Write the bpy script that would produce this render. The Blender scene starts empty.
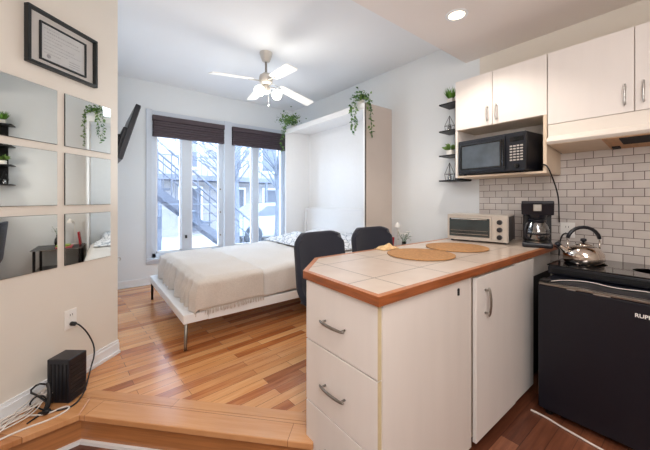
import bpy, bmesh, math, random
from mathutils import Vector, Matrix
random.seed(7)
COL = bpy.context.scene.collection
PI = math.pi
WM = {}          # world matrices of parents (no depsgraph needed)

# ------------------------------------------------------------------ materials
def lin(c):
    return tuple(((v/255)/12.92 if v/255 <= .04045 else ((v/255+.055)/1.055)**2.4) for v in c) + (1,)

def mat(name, rgb, rough=.5, metal=0., var=0., scale=20., bump=0., emit=None, estr=0., coat=0., spec=.5, stretch=(1, 1, 1), sheen=0.):
    m = bpy.data.materials.new(name); m.use_nodes = True
    nt = m.node_tree; b = nt.nodes['Principled BSDF']
    b.inputs['Base Color'].default_value = lin(rgb)
    b.inputs['Roughness'].default_value = rough
    b.inputs['Metallic'].default_value = metal
    b.inputs['Specular IOR Level'].default_value = spec
    b.inputs['Coat Weight'].default_value = coat
    b.inputs['Coat Roughness'].default_value = .08
    b.inputs['Sheen Weight'].default_value = sheen
    if emit:
        b.inputs['Emission Color'].default_value = lin(emit); b.inputs['Emission Strength'].default_value = estr
    tc = nt.nodes.new('ShaderNodeTexCoord'); mp = nt.nodes.new('ShaderNodeMapping')
    mp.inputs['Scale'].default_value = stretch
    nt.links.new(tc.outputs['Object'], mp.inputs['Vector'])
    n = nt.nodes.new('ShaderNodeTexNoise'); n.inputs['Scale'].default_value = scale; n.inputs['Detail'].default_value = 4
    nt.links.new(mp.outputs['Vector'], n.inputs['Vector'])
    if var > 0:
        r = nt.nodes.new('ShaderNodeValToRGB')
        c = lin(rgb)
        r.color_ramp.elements[0].position = .3; r.color_ramp.elements[1].position = .7
        r.color_ramp.elements[0].color = tuple(v*(1-var) for v in c[:3]) + (1,)
        r.color_ramp.elements[1].color = tuple(min(1, v*(1+var)) for v in c[:3]) + (1,)
        nt.links.new(n.outputs['Fac'], r.inputs['Fac']); nt.links.new(r.outputs['Color'], b.inputs['Base Color'])
    if bump > 0:
        bp = nt.nodes.new('ShaderNodeBump'); bp.inputs['Strength'].default_value = bump; bp.inputs['Distance'].default_value = .01
        nt.links.new(n.outputs['Fac'], bp.inputs['Height']); nt.links.new(bp.outputs['Normal'], b.inputs['Normal'])
    return m

def wood_floor(name, cols, rough, plank_w, plank_l, rot=0., mortar=(70, 45, 25), coat=.3, bias=0.):
    m = bpy.data.materials.new(name); m.use_nodes = True
    nt = m.node_tree; N = nt.nodes.new; L = nt.links.new; b = nt.nodes['Principled BSDF']
    g = N('ShaderNodeNewGeometry'); mp = N('ShaderNodeMapping'); mp.inputs['Rotation'].default_value = (0, 0, rot)
    L(g.outputs['Position'], mp.inputs['Vector'])
    br = N('ShaderNodeTexBrick'); br.inputs['Scale'].default_value = 1
    br.inputs['Brick Width'].default_value = plank_l; br.inputs['Row Height'].default_value = plank_w
    br.inputs['Mortar Size'].default_value = .0012; br.inputs['Bias'].default_value = 0
    br.offset = .37; br.offset_frequency = 2
    br.inputs['Color1'].default_value = (0, 0, 0, 1); br.inputs['Color2'].default_value = (1, 1, 1, 1); br.inputs['Mortar'].default_value = (.5, .5, .5, 1)
    L(mp.outputs['Vector'], br.inputs['Vector'])
    ramp = N('ShaderNodeValToRGB'); cr = ramp.color_ramp
    for i in range(len(cols)-2): cr.elements.new(.5)
    for i, c in enumerate(cols):
        cr.elements[i].position = i/(len(cols)-1); cr.elements[i].color = lin(c)
    # grain shifts the tone of each plank
    st = N('ShaderNodeMapping'); st.inputs['Scale'].default_value = (3, 45, 3)
    L(mp.outputs['Vector'], st.inputs['Vector'])
    gr = N('ShaderNodeTexNoise'); gr.inputs['Scale'].default_value = 1; gr.inputs['Detail'].default_value = 6; gr.inputs['Roughness'].default_value = .65
    L(st.outputs['Vector'], gr.inputs['Vector'])
    big = N('ShaderNodeTexNoise'); big.inputs['Scale'].default_value = 1.6; L(mp.outputs['Vector'], big.inputs['Vector'])
    a1 = N('ShaderNodeMath'); a1.operation = 'MULTIPLY_ADD'; a1.inputs[1].default_value = .75; a1.inputs[2].default_value = -.25 + bias
    L(gr.outputs['Fac'], a1.inputs[0])
    a2 = N('ShaderNodeMath'); a2.operation = 'MULTIPLY_ADD'; a2.inputs[1].default_value = .55
    L(br.outputs['Color'], a2.inputs[0]); L(a1.outputs[0], a2.inputs[2])
    a3 = N('ShaderNodeMath'); a3.operation = 'MULTIPLY_ADD'; a3.inputs[1].default_value = .25
    L(big.outputs['Fac'], a3.inputs[0]); L(a2.outputs[0], a3.inputs[2])
    L(a3.outputs[0], ramp.inputs['Fac'])
    mx = N('ShaderNodeMixRGB'); mx.inputs['Color2'].default_value = lin(mortar)
    L(br.outputs['Fac'], mx.inputs['Fac']); L(ramp.outputs['Color'], mx.inputs['Color1'])
    L(mx.outputs['Color'], b.inputs['Base Color'])
    b.inputs['Roughness'].default_value = rough; b.inputs['Coat Weight'].default_value = coat; b.inputs['Coat Roughness'].default_value = .12
    bp = N('ShaderNodeBump'); bp.inputs['Strength'].default_value = .12; bp.inputs['Distance'].default_value = .004
    L(gr.outputs['Fac'], bp.inputs['Height']); L(bp.outputs['Normal'], b.inputs['Normal'])
    return m

def tile_mat(name, c1, c2, mortar, w, h, offx, offy, axes='yz', rough=.25, offset=.5, msize=.0022, bump=.4, spec=.5):
    m = bpy.data.materials.new(name); m.use_nodes = True
    nt = m.node_tree; N = nt.nodes.new; L = nt.links.new; b = nt.nodes['Principled BSDF']
    g = N('ShaderNodeNewGeometry'); sp = N('ShaderNodeSeparateXYZ'); cb = N('ShaderNodeCombineXYZ')
    L(g.outputs['Position'], sp.inputs[0])
    for k, ax in enumerate(axes):
        ad = N('ShaderNodeMath'); ad.operation = 'ADD'; ad.inputs[1].default_value = (offx, offy)[k]
        L(sp.outputs['xyz'.index(ax)], ad.inputs[0]); L(ad.outputs[0], cb.inputs[k])
    br = N('ShaderNodeTexBrick'); br.inputs['Scale'].default_value = 1; br.offset = offset
    br.inputs['Brick Width'].default_value = w; br.inputs['Row Height'].default_value = h; br.inputs['Mortar Size'].default_value = msize
    br.inputs['Mortar Smooth'].default_value = .2
    br.inputs['Color1'].default_value = lin(c1); br.inputs['Color2'].default_value = lin(c2); br.inputs['Mortar'].default_value = lin(mortar)
    L(cb.outputs[0], br.inputs['Vector'])
    nz = N('ShaderNodeTexNoise'); nz.inputs['Scale'].default_value = 9; nz.inputs['Detail'].default_value = 5; L(g.outputs['Position'], nz.inputs['Vector'])
    mx = N('ShaderNodeMixRGB'); mx.blend_type = 'OVERLAY'; mx.inputs['Fac'].default_value = .18
    L(br.outputs['Color'], mx.inputs['Color1']); L(nz.outputs['Fac'], mx.inputs['Color2']); L(mx.outputs['Color'], b.inputs['Base Color'])
    b.inputs['Roughness'].default_value = rough; b.inputs['Specular IOR Level'].default_value = spec
    bp = N('ShaderNodeBump'); bp.invert = True; bp.inputs['Strength'].default_value = bump; bp.inputs['Distance'].default_value = .002
    L(br.outputs['Fac'], bp.inputs['Height']); L(bp.outputs['Normal'], b.inputs['Normal'])
    return m

def glass_mat(name, tint=(235, 242, 250), refl=.08, rough=.02):
    m = bpy.data.materials.new(name); m.use_nodes = True
    nt = m.node_tree; nt.nodes.clear(); N = nt.nodes.new; L = nt.links.new
    o = N('ShaderNodeOutputMaterial'); mx = N('ShaderNodeMixShader'); t = N('ShaderNodeBsdfTransparent'); g = N('ShaderNodeBsdfGlossy')
    t.inputs['Color'].default_value = lin(tint); g.inputs['Roughness'].default_value = rough
    mx.inputs['Fac'].default_value = refl
    L(t.outputs[0], mx.inputs[1]); L(g.outputs[0], mx.inputs[2]); L(mx.outputs[0], o.inputs['Surface'])
    return m

M = dict(
    wall_warm=mat('warm_wall_paint', (226, 219, 208), .7, var=.015, scale=3, bump=.02),  # beige wall tone with the kitchen's warm light put into the colour
    wall_cool=mat('cool_wall_paint', (226, 230, 232), .7, var=.012, scale=3, bump=.02),  # wall tone with the bedroom's cool light put into the colour
    ceiling=mat('ceiling_paint', (232, 234, 236), .8, var=.01, scale=2),
    soffit=mat('soffit_paint', (232, 225, 220), .8, var=.01, scale=2),
    trim=mat('white_trim', (232, 234, 236), .4, var=.01),
    upvc=mat('window_frame_paint', (204, 212, 222), .4, var=.01),  # greyed to put the backlit shading of the frames into the colour
    laminate=mat('white_laminate', (232, 226, 221), .38, var=.018, scale=14, stretch=(1, 1, .12), bump=.01),
    laminate_side=mat('greige_laminate', (226, 218, 211), .42, var=.02, scale=14, stretch=(1, 1, .12), bump=.01),
    carcass=mat('cabinet_carcass', (222, 203, 180), .5, var=.04, scale=10, stretch=(1, 1, .2)),
    bandedge=mat('beige_edge_band', (205, 188, 150), .5, var=.06, scale=30),
    dark_gap=mat('dark_recess', (35, 32, 32), .8, var=.1),  # dark parts, and shade painted into gaps and under the counter
    counter_wood=mat('counter_edge_wood', (150, 82, 40), .38, var=.28, scale=9, stretch=(1, 1, 12), coat=.25, bump=.03),  # shaded side of the edging, darkness put into the colour
    counter_wood_top=mat('counter_top_wood', (182, 116, 72), .38, var=.15, scale=9, stretch=(6, 6, 1), coat=.25),  # lit top of the same edging, light put into the colour
    chrome=mat('brushed_nickel', (190, 188, 184), .28, 1., var=.05),
    pewter=mat('pewter', (150, 145, 138), .32, 1., var=.05),
    steel=mat('polished_steel', (215, 205, 196), .1, 1., var=.03),
    silver=mat('silver_paint', (206, 200, 192), .35, .5, var=.03),
    black_plastic=mat('black_plastic', (20, 23, 32), .32, var=.1, scale=30),
    black_gloss=mat('black_gloss', (14, 15, 18), .08, var=.05, coat=.4),
    black_metal=mat('black_metal', (26, 27, 30), .45, .3, var=.1),
    fridge=mat('fridge_black', (14, 17, 28), .34, var=.08, scale=60, bump=.03),
    dark_glass=mat('dark_glass', (74, 82, 90), .07, var=.3, scale=6, coat=.6),  # microwave pane, lightened to paint in its reflection
    oven_glass=mat('oven_glass', (40, 54, 58), .08, var=.35, scale=7, coat=.5),
    frame_black=mat('frame_black', (22, 28, 30), .4, var=.1),
    paper=mat('certificate_paper', (192, 193, 192), .8, var=.03, scale=30),
    matboard=mat('mount_board', (206, 202, 197), .7, var=.02),
    ink=mat('grey_ink', (168, 169, 170), .9, var=.15, scale=80),
    ink_dark=mat('dark_ink', (150, 150, 152), .9, var=.15, scale=80),
    blind=mat('dark_brown_blind', (70, 58, 64), .6, var=.15, scale=8, stretch=(1, 1, 18), bump=.05),
    linen=mat('beige_linen', (204, 194, 184), .95, var=.07, scale=120, bump=.35, sheen=.3),
    cover=mat('pale_coverlet', (211, 205, 199), .95, var=.04, scale=90, bump=.3, sheen=.2),
    white_cloth=mat('white_cotton', (232, 232, 234), .9, var=.02, scale=50, bump=.15),
    mattress=mat('mattress_ticking', (222, 212, 202), .9, var=.03, scale=60, bump=.1),
    white_paint=mat('white_furniture', (236, 236, 236), .35, var=.01),
    murphy_side=mat('cabinet_side_beige', (212, 200, 191), .5, var=.02, scale=5),
    denim=mat('charcoal_upholstery', (36, 39, 52), .85, var=.12, scale=150, bump=.2, sheen=.15),
    straw=mat('woven_straw', (224, 188, 140), .85, var=.2, scale=70, bump=.5),
    straw_edge=mat('straw_rim', (176, 130, 84), .85, var=.2, scale=70, bump=.5),
    leaf=mat('leaf_green', (112, 146, 74), .55, var=.35, scale=40),
    leaf_dark=mat('leaf_dark_green', (66, 108, 58), .55, var=.3, scale=40),
    grass=mat('grass_green', (100, 150, 50), .6, var=.3, scale=40),
    soil=mat('soil', (60, 45, 35), .95, var=.3, scale=80, bump=.5),
    pot=mat('white_pot', (230, 228, 222), .4, var=.02),
    cable_white=mat('white_cable', (220, 212, 204), .5, var=.03),
    cable_black=mat('black_cable', (22, 22, 24), .5, var=.05),
    white_plastic=mat('white_plastic', (238, 236, 232), .35, var=.01),
    bulb=mat('lit_globe', (255, 250, 240), .4, emit=(255, 246, 228), estr=9.),
    lamp_disc=mat('lit_downlight', (255, 250, 240), .4, emit=(255, 232, 196), estr=9.),
    fan_white=mat('fan_white', (244, 242, 236), .4, emit=(250, 248, 240), estr=.12, var=.01),  # blades are no lamp; a faint glow is added to the white
    red=mat('red_cover', (176, 36, 50), .5, var=.1), green=mat('lime_cover', (140, 170, 50), .5, var=.1), pink=mat('pink_cover', (214, 90, 104), .5, var=.1),
    concrete=mat('pavement', (150, 150, 152), .9, var=.08, scale=2),
    brick_far=mat('pale_facade', (150, 147, 148), .9, var=.06, scale=1.5),
    blue_steel=mat('blue_grey_steel', (86, 90, 102), .6, var=.08),
    facade_dark=mat('shaded_opening', (84, 88, 100), .6, var=.1),
    car_paint=mat('car_paint', (140, 146, 156), .3, var=.03, coat=.5),
    rubber=mat('tyre_rubber', (50, 54, 62), .8, var=.1),
    bark=mat('bark', (94, 98, 108), .9, var=.2, scale=12),
    snow=mat('snowy_ground', (170, 168, 168), .9, var=.04, scale=2),
    mirror=mat('mirror_silver', (242, 244, 240), .015, 1.),
    hood_wood=mat('hood_underside', (196, 150, 104), .5, var=.18, scale=6, stretch=(1, 6, 1)),
    hood=mat('hood_enamel', (232, 224, 214), .4, var=.01),
)
M['glass'] = glass_mat('window_glass')
M['clear'] = glass_mat('clear_glass', (206, 208, 208), .34, .04)
M['table_glass'] = glass_mat('smoked_glass', (90, 100, 104), .35, .04)
M['oak'] = wood_floor('oak_planks', [(112, 58, 28), (168, 98, 52), (204, 140, 86), (220, 166, 112), (236, 196, 150)], .2, .068, .62, rot=-.07, mortar=(96, 56, 32), bias=-.06)
M['cherry'] = wood_floor('cherry_planks', [(56, 30, 20), (98, 54, 36), (130, 78, 54), (172, 114, 84)], .4, .09, .9, rot=0, mortar=(50, 24, 16), coat=.15)
M['nosing'] = wood_floor('nosing_planks', [(150, 92, 52), (182, 122, 74), (200, 144, 96), (214, 164, 118)], .24, .3, 1.1, rot=.83, mortar=(120, 76, 46))
M['step'] = mat('step_wood', (170, 112, 66), .32, var=.2, scale=2, stretch=(1.5, 1.5, 40), coat=.3)
M['splash'] = tile_mat('subway_tile', (206, 198, 192), (190, 183, 179), (104, 94, 90), .104, .0566, -.331+.052, -1.259+.0566*20, 'yz', .22)
M['ctile'] = tile_mat('counter_tile', (206, 190, 176), (198, 181, 167), (112, 100, 88), .343, .346, -1.01+.343*4, -.93+.346*4, 'xy', .28, offset=0, msize=.0028, bump=.5)

# ------------------------------------------------------------------ builders
def tag(o, label=None, cat=None, group=None, kind=None):
    if label: o['label'] = label
    if cat: o['category'] = cat
    if group: o['group'] = group
    if kind: o['kind'] = kind
    return o

def thing(name, label, cat, loc=(0, 0, 0), rotz=0, group=None):
    o = bpy.data.objects.new(name, None); COL.objects.link(o)
    o.empty_display_size = .05
    o.location = loc; o.rotation_euler = (0, 0, rotz)
    WM[o.name] = Matrix.Translation(loc) @ Matrix.Rotation(rotz, 4, 'Z')
    return tag(o, label, cat, group)

class MB:
    def __init__(s): s.bm = bmesh.new()
    def _bev(s, verts, bev, seg=2):
        if bev > 0:
            vs = set(verts)
            es = [e for e in s.bm.edges if e.verts[0] in vs and e.verts[1] in vs]
            bmesh.ops.bevel(s.bm, geom=es, offset=bev, segments=seg, affect='EDGES', profile=.5)
    def box(s, x0, x1, y0, y1, z0, z1, bev=0, T=None, seg=2):
        r = bmesh.ops.create_cube(s.bm, size=1)
        for v in r['verts']:
            v.co = Vector((x0+(v.co.x+.5)*(x1-x0), y0+(v.co.y+.5)*(y1-y0), z0+(v.co.z+.5)*(z1-z0)))
            if T: v.co = T @ v.co
        s._bev(r['verts'], bev, seg); return s
    def prism(s, poly, z0, z1, bev=0):
        lo = [s.bm.verts.new((p[0], p[1], z0)) for p in poly]; hi = [s.bm.verts.new((p[0], p[1], z1)) for p in poly]
        n = len(poly)
        s.bm.faces.new(lo[::-1]); s.bm.faces.new(hi)
        for i in range(n): s.bm.faces.new((lo[i], lo[(i+1) % n], hi[(i+1) % n], hi[i]))
        s._bev(lo+hi, bev); return s
    def extr(s, poly, axis, a0, a1):
        """polygon in the plane perpendicular to axis ('x': poly=(y,z); 'y': poly=(x,z))"""
        def P(p, a): return (a, p[0], p[1]) if axis == 'x' else (p[0], a, p[1])
        lo = [s.bm.verts.new(P(p, a0)) for p in poly]; hi = [s.bm.verts.new(P(p, a1)) for p in poly]
        n = len(poly); s.bm.faces.new(lo[::-1]); s.bm.faces.new(hi)
        for i in range(n): s.bm.faces.new((lo[i], lo[(i+1) % n], hi[(i+1) % n], hi[i]))
        return s
    def cyl(s, p0, p1, r0, r1=None, seg=16, caps=True):
        r1 = r0 if r1 is None else r1
        p0, p1 = Vector(p0), Vector(p1); d = p1-p0
        q = d.to_track_quat('Z', 'Y').to_matrix()
        A = []; B = []
        for i in range(seg):
            a = 2*PI*i/seg; o = q @ Vector((math.cos(a), math.sin(a), 0))
            A.append(s.bm.verts.new(p0+o*r0)); B.append(s.bm.verts.new(p1+o*r1))
        for i in range(seg): s.bm.faces.new((A[i], A[(i+1) % seg], B[(i+1) % seg], B[i]))
        if caps: s.bm.faces.new(A[::-1]); s.bm.faces.new(B)
        return s
    def tube(s, pts, r, seg=8, smooth=0, rf=None):
        pts = [Vector(p) for p in pts]
        for _ in range(smooth):
            q = [pts[0]]
            for a, b in zip(pts, pts[1:]): q += [a*.75+b*.25, a*.25+b*.75]
            q.append(pts[-1]); pts = q
        rings = []; up = None
        for i, p in enumerate(pts):
            t = (pts[min(i+1, len(pts)-1)]-pts[max(i-1, 0)])
            if t.length < 1e-7: t = Vector((0, 0, 1))
            t.normalize()
            if up is None: up = t.orthogonal().normalized()
            up = (up-t*up.dot(t))
            up = up.normalized() if up.length > 1e-5 else t.orthogonal().normalized()
            w = t.cross(up); rr = r if rf is None else r*rf(i/(len(pts)-1))
            rings.append([s.bm.verts.new(p+(up*math.cos(2*PI*k/seg)+w*math.sin(2*PI*k/seg))*rr) for k in range(seg)])
        for A, B in zip(rings, rings[1:]):
            for k in range(seg): s.bm.faces.new((A[k], A[(k+1) % seg], B[(k+1) % seg], B[k]))
        s.bm.faces.new(rings[0][::-1]); s.bm.faces.new(rings[-1]); return s
    def lathe(s, prof, c=(0, 0, 0), seg=32, T=None):
        rings = []
        for r, z in prof:
            ring = []
            for k in range(seg):
                v = Vector((c[0]+r*math.cos(2*PI*k/seg), c[1]+r*math.sin(2*PI*k/seg), c[2]+z))
                if T: v = T @ v
                ring.append(s.bm.verts.new(v))
            rings.append(ring)
        for A, B in zip(rings, rings[1:]):
            for k in range(seg): s.bm.faces.new((A[k], A[(k+1) % seg], B[(k+1) % seg], B[k]))
        if prof[0][0] > 1e-4: s.bm.faces.new(rings[0][::-1])
        if prof[-1][0] > 1e-4: s.bm.faces.new(rings[-1])
        return s
    def grid(s, fn, nu, nv, closed=False):
        V = [[s.bm.verts.new(fn(i/nu, j/nv)) for j in range(nv+1)] for i in range(nu+1)]
        for i in range(nu):
            for j in range(nv): s.bm.faces.new((V[i][j], V[i+1][j], V[i+1][j+1], V[i][j+1]))
        return s
    def poly(s, pts):
        s.bm.faces.new([s.bm.verts.new(p) for p in pts]); return s
    def leaf(s, p, d, up, L, w):
        d = Vector(d).normalized(); up = Vector(up); sd = d.cross(up)
        sd = sd.normalized() if sd.length > 1e-4 else d.orthogonal().normalized()
        n = sd.cross(d); p = Vector(p)
        a = s.bm.verts.new(p); b = s.bm.verts.new(p+d*L*.4+sd*w*.5+n*L*.06); c = s.bm.verts.new(p+d*L+n*-L*.08)
        e = s.bm.verts.new(p+d*L*.4-sd*w*.5+n*L*.06); m = s.bm.verts.new(p+d*L*.5-n*L*.03)
        s.bm.faces.new((a, b, m)); s.bm.faces.new((b, c, m)); s.bm.faces.new((c, e, m)); s.bm.faces.new((e, a, m)); return s
    def build(s, name, m, parent=None, smooth=False, thick=0, sub=0, local=False, origin=None):
        bm = s.bm
        bmesh.ops.remove_doubles(bm, verts=bm.verts, dist=1e-6)
        bmesh.ops.recalc_face_normals(bm, faces=bm.faces)
        me = bpy.data.meshes.new(name); o = bpy.data.objects.new(name, me); COL.objects.link(o)
        if parent:
            o.parent = parent
            W = WM[parent.name]
            if not local: bmesh.ops.transform(bm, matrix=W.inverted(), verts=bm.verts)
            WM[o.name] = W
        else:
            if origin is None:
                xs = [v.co.x for v in bm.verts]; ys = [v.co.y for v in bm.verts]; zs = [v.co.z for v in bm.verts]
                origin = ((min(xs)+max(xs))/2, (min(ys)+max(ys))/2, min(zs))
            T = Matrix.Translation(origin)
            bmesh.ops.transform(bm, matrix=T.inverted(), verts=bm.verts)
            o.location = origin; WM[o.name] = T
        bm.to_mesh(me); bm.free()
        me.materials.append(m)
        if smooth:
            for p in me.polygons: p.use_smooth = True
            if smooth == 'auto':
                me.set_sharp_from_angle(angle=math.radians(40))
        if sub:
            md = o.modifiers.new('sub', 'SUBSURF'); md.levels = sub; md.render_levels = sub
        if thick:
            md = o.modifiers.new('thick', 'SOLIDIFY'); md.thickness = thick; md.offset = 0
        return o

def struct(o): o['kind'] = 'structure'; return o
def box_obj(name, m, x0, x1, y0, y1, z0, z1, bev=0, parent=None):
    return MB().box(x0, x1, y0, y1, z0, z1, bev).build(name, m, parent)

# ------------------------------------------------------------------ camera
th = math.atan(240/305)
cam = bpy.data.cameras.new('camera'); co = bpy.data.objects.new('camera', cam); COL.objects.link(co)
cam.sensor_fit = 'HORIZONTAL'; cam.sensor_width = 36; cam.lens = 36*305/650
cam.shift_y = -(225-199)/650; cam.clip_start = .05; cam.clip_end = 200
co.location = (0, 0, 1.30); co.rotation_euler = (PI/2, 0, -th)
bpy.context.scene.camera = co

# ------------------------------------------------------------------ room shell
XW = 2.93; YW = 4.65; ZL = .16; ZC = 2.87; ZS = 2.63
WE = Vector((.191, 2.737)); WD = Vector((-.7287, -.6849)); WN = Vector((.6849, -.7287))
def onwall(s, z, out=0.):      # point on the slanted left wall
    p = WE + WD*s + WN*out
    return Vector((p.x, p.y, z))

struct(MB().prism([(-2.6, -1.8), (3.1, -1.8), (3.1, 1.6), (1.2, 1.6), (0, 2.3), (-2.6, 2.3)], -.08, 0).build('floor', M['cherry']))
bed_floor = [(-1.2, 1.93), (-.02, 2.075), (.83, 1.165), (.98, 1.0), (2.95, 1.0), (2.95, 4.8), (.15, 4.8), (.15, 2.9), (-1.2, 2.3)]
struct(MB().prism([(-1.2, 1.96), (-.02, 2.11), (.83, 1.2), (.98, 1.035), (2.95, 1.035), (2.95, 4.8), (.15, 4.8), (.15, 2.75), (-1.2, 2.3)], .0, ZL-.001).build('floor_bedroom', M['oak']))
# step: riser and nosing boards
def strip(a, b, w0, w1, z0, z1):        # prism along a-b, offset w0..w1 to the left of the direction
    a, b = Vector(a), Vector(b); d = (b-a).normalized(); n = Vector((-d.y, d.x))
    return [a+n*w0, b+n*w0, b+n*w1, a+n*w1], z0, z1
A0, A1, A2 = Vector((-1.2, 1.93)), Vector((-.02, 2.075)), Vector((.84, 1.155))
def offs(pts, w):                        # offset polyline (left side positive)
    out = []
    for i, p in enumerate(pts):
        ds = []
        if i > 0: ds.append((p-pts[i-1]).normalized())
        if i < len(pts)-1: ds.append((pts[i+1]-p).normalized())
        ns = [Vector((-d.y, d.x)) for d in ds]
        n = sum(ns, Vector((0, 0))); n.normalize(); k = 1/max(.3, n.dot(ns[0]))
        out.append(p+n*w*k)
    return out
PL = [A0, A1, A2]
def band(w0, w1, z0, z1, name, m, bev=0):
    a = offs(PL, w0); b = offs(PL, w1)
    mb = MB()
    for i in range(2): mb.prism([a[i], a[i+1], b[i+1], b[i]], z0, z1, bev)
    return struct(mb.build(name, m))
band(.012, .03, .0, .132, 'trim_riser', M['step'])
band(-.012, .125, .132, ZL+.003, 'trim_nosing', M['nosing'], .004)
band(.127, .19, .145, ZL+.0015, 'trim_border_plank', M['nosing'])
band(-.004, .013, .0, .018, 'trim_quarter_round', M['trim'])

# left wall (thick, slanted) and the bedroom's own left wall
b2 = WE + WD*3.0
struct(MB().prism([(WE.x, WE.y), (.17, 2.9), (-2.75, 2.9), (-2.75, b2.y), (b2.x, b2.y)], 0, 2.95).build('wall_left', M['wall_warm']))
struct(MB().prism([(.13, 2.75), (.17, 2.79), (.17, 4.8), (-.1, 4.8), (-.1, 2.9)], 0, 2.95).build('wall_bedroom_left', M['wall_cool']))
struct(box_obj('wall_left_rear', M['wall_warm'], -2.75, -2.05, -1.8, b2.y+.1, 0, 2.95))
struct(box_obj('wall_back', M['wall_warm'], -2.75, 3.1, -1.95, -1.8, 0, 2.95))
# right wall: warm kitchen light and cool bedroom light put into two colours
struct(box_obj('wall_right', M['wall_warm'], XW, XW+.15, -1.9, 1.36, 0, 2.95))
struct(box_obj('wall_bedroom_right', M['wall_cool'], XW, XW+.15, 1.36, 4.8, 0, 2.95))
# window wall with two openings
wx = [(.705, 1.68), (1.797, 2.77)]; wz = (.50, 2.43)
mb = MB()
mb.box(.0, wx[0][0], YW, YW+.16, 0, 2.95); mb.box(wx[0][1], wx[1][0], YW, YW+.16, wz[0], wz[1]); mb.box(wx[1][1], XW+.15, YW, YW+.16, 0, 2.95)
mb.box(wx[0][0], wx[1][1], YW, YW+.16, 0, wz[0]); mb.box(wx[0][0], wx[1][1], YW, YW+.16, wz[1], 2.95)
struct(mb.build('wall_window', M['wall_cool']))
struct(box_obj('ceiling', M['ceiling'], -2.75, 3.1, -1.9, 4.85, ZC, ZC+.12))
mbs = MB().box(-2.75, XW+.01, -1.85, 1.494, ZS, ZC+.02)
struct(mbs.build('ceiling_kitchen', M['soffit']))

# baseboards
def wall_strip(name, s0, s1, z0, z1, t, m):
    p = [onwall(s0, 0, 0), onwall(s1, 0, 0), onwall(s1, 0, t), onwall(s0, 0, t)]
    return [(q.x, q.y) for q in p], z0, z1
mb = MB()
for z0, z1, t in ((ZL, ZL+.075, .014), (ZL+.075, ZL+.095, .009), (ZL, ZL+.02, .024)):
    P, a, b = wall_strip('', 0.0, 1.45, z0, z1, t, None); mb.prism(P, a, b)
struct(mb.build('baseboard_left', M['trim']))
mb = MB().box(.17, XW, YW-.014, YW, ZL, ZL+.09).box(.17, XW, YW-.022, YW, ZL, ZL+.018)
struct(mb.build('baseboard_window', M['trim']))
struct(box_obj('baseboard_right', M['trim'], XW-.014, XW, 1.7, 2.4, ZL, ZL+.09))

# casing round both windows
mb = MB()
mb.box(.635, .705, YW-.02, YW, .43, 2.50, .003); mb.box(wx[0][1], wx[1][0], YW-.02, YW, .43, 2.5, .003); mb.box(wx[1][1], 2.84, YW-.02, YW, .43, 2.5, .003)
mb.box(.705, 2.77, YW-.018, YW, 2.43, 2.49, .003); mb.box(.635, 2.84, YW-.04, YW, .47, .50, .003); mb.box(.65, 2.82, YW-.018, YW, .43, .47, .003)
struct(mb.build('trim_window_casing', M['upvc']))

# windows
for k, (x0, x1, m0, m1) in enumerate(((.705, 1.68, 1.078, 1.213), (1.797, 2.77, 2.16, 2.264))):
    w = bpy.data.objects.new('window_%d' % (k+1), None); COL.objects.link(w); w.location = ((x0+x1)/2, YW+.05, .5); struct(w)
    WM[w.name] = Matrix.Translation(w.location)
    f = MB(); y0, y1 = YW+.03, YW+.09
    f.box(x0, x0+.055, y0, y1, .5, 2.43, .004); f.box(x1-.06, x1, y0, y1, .5, 2.43, .004)
    f.box(x0, x1, y0, y1, .5, .565, .004); f.box(x0, x1, y0, y1, 2.37, 2.43, .004)
    f.box(m0, m1, y0-.012, y1, .53, 2.41, .006)
    f.build('window_frame', M['upvc'], w)
    f = MB()
    for a, b in ((x0+.055, m0), (m1, x1-.06)):
        f.box(a, a+.016, y0+.01, y1-.01, .565, 2.37); f.box(b-.016, b, y0+.01, y1-.01, .565, 2.37); f.box(a, b, y0+.01, y1-.01, .565, .585)
    f.build('sash', M['trim'], w)
    f = MB(); f.box(x0+.06, m0, YW+.058, YW+.062, .57, 2.37); f.box(m1, x1-.06, YW+.058, YW+.062, .57, 2.37)
    f.build('pane', M['glass'], w)
    if k == 0:
        MB().box(1.125, 1.15, y0-.035, y0-.01, .74, .785, .004).build('lock', M['black_plastic'], w)
        f = MB()
        for z in (1.45, 1.1, .75): f.cyl((1.635, y0-.006, z), (1.635, y0+.004, z), .012)
        f.build('hinge_screw', M['pewter'], w)

# dark rolled blinds
for k, (x0, x1) in enumerate(((.705, 1.68), (1.797, 2.77))):
    b = thing('window_blind', ('dark brown slatted blind raised at the top of the left window', 'dark brown slatted blind raised at the top of the right window')[k], 'blind', ((x0+x1)/2, YW-.03, 2.15), group=None)
    MB().box(x0+.004, x1-.004, YW-.055, YW+.02, 2.355, 2.425, .004).build('head_rail', M['blind'], b)
    s = MB()
    for i in range(5):
        z = 2.325-.034*i; s.box(x0+.01, x1-.01, YW-.047-.006*(i % 2), YW+.012, z-.006, z+.025, .005)
    s.build('slat_stack', M['blind'], b)
    MB().box(x0+.008, x1-.008, YW-.05, YW+.015, 2.142, 2.18, .005).build('bottom_rail', M['blind'], b)

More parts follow.
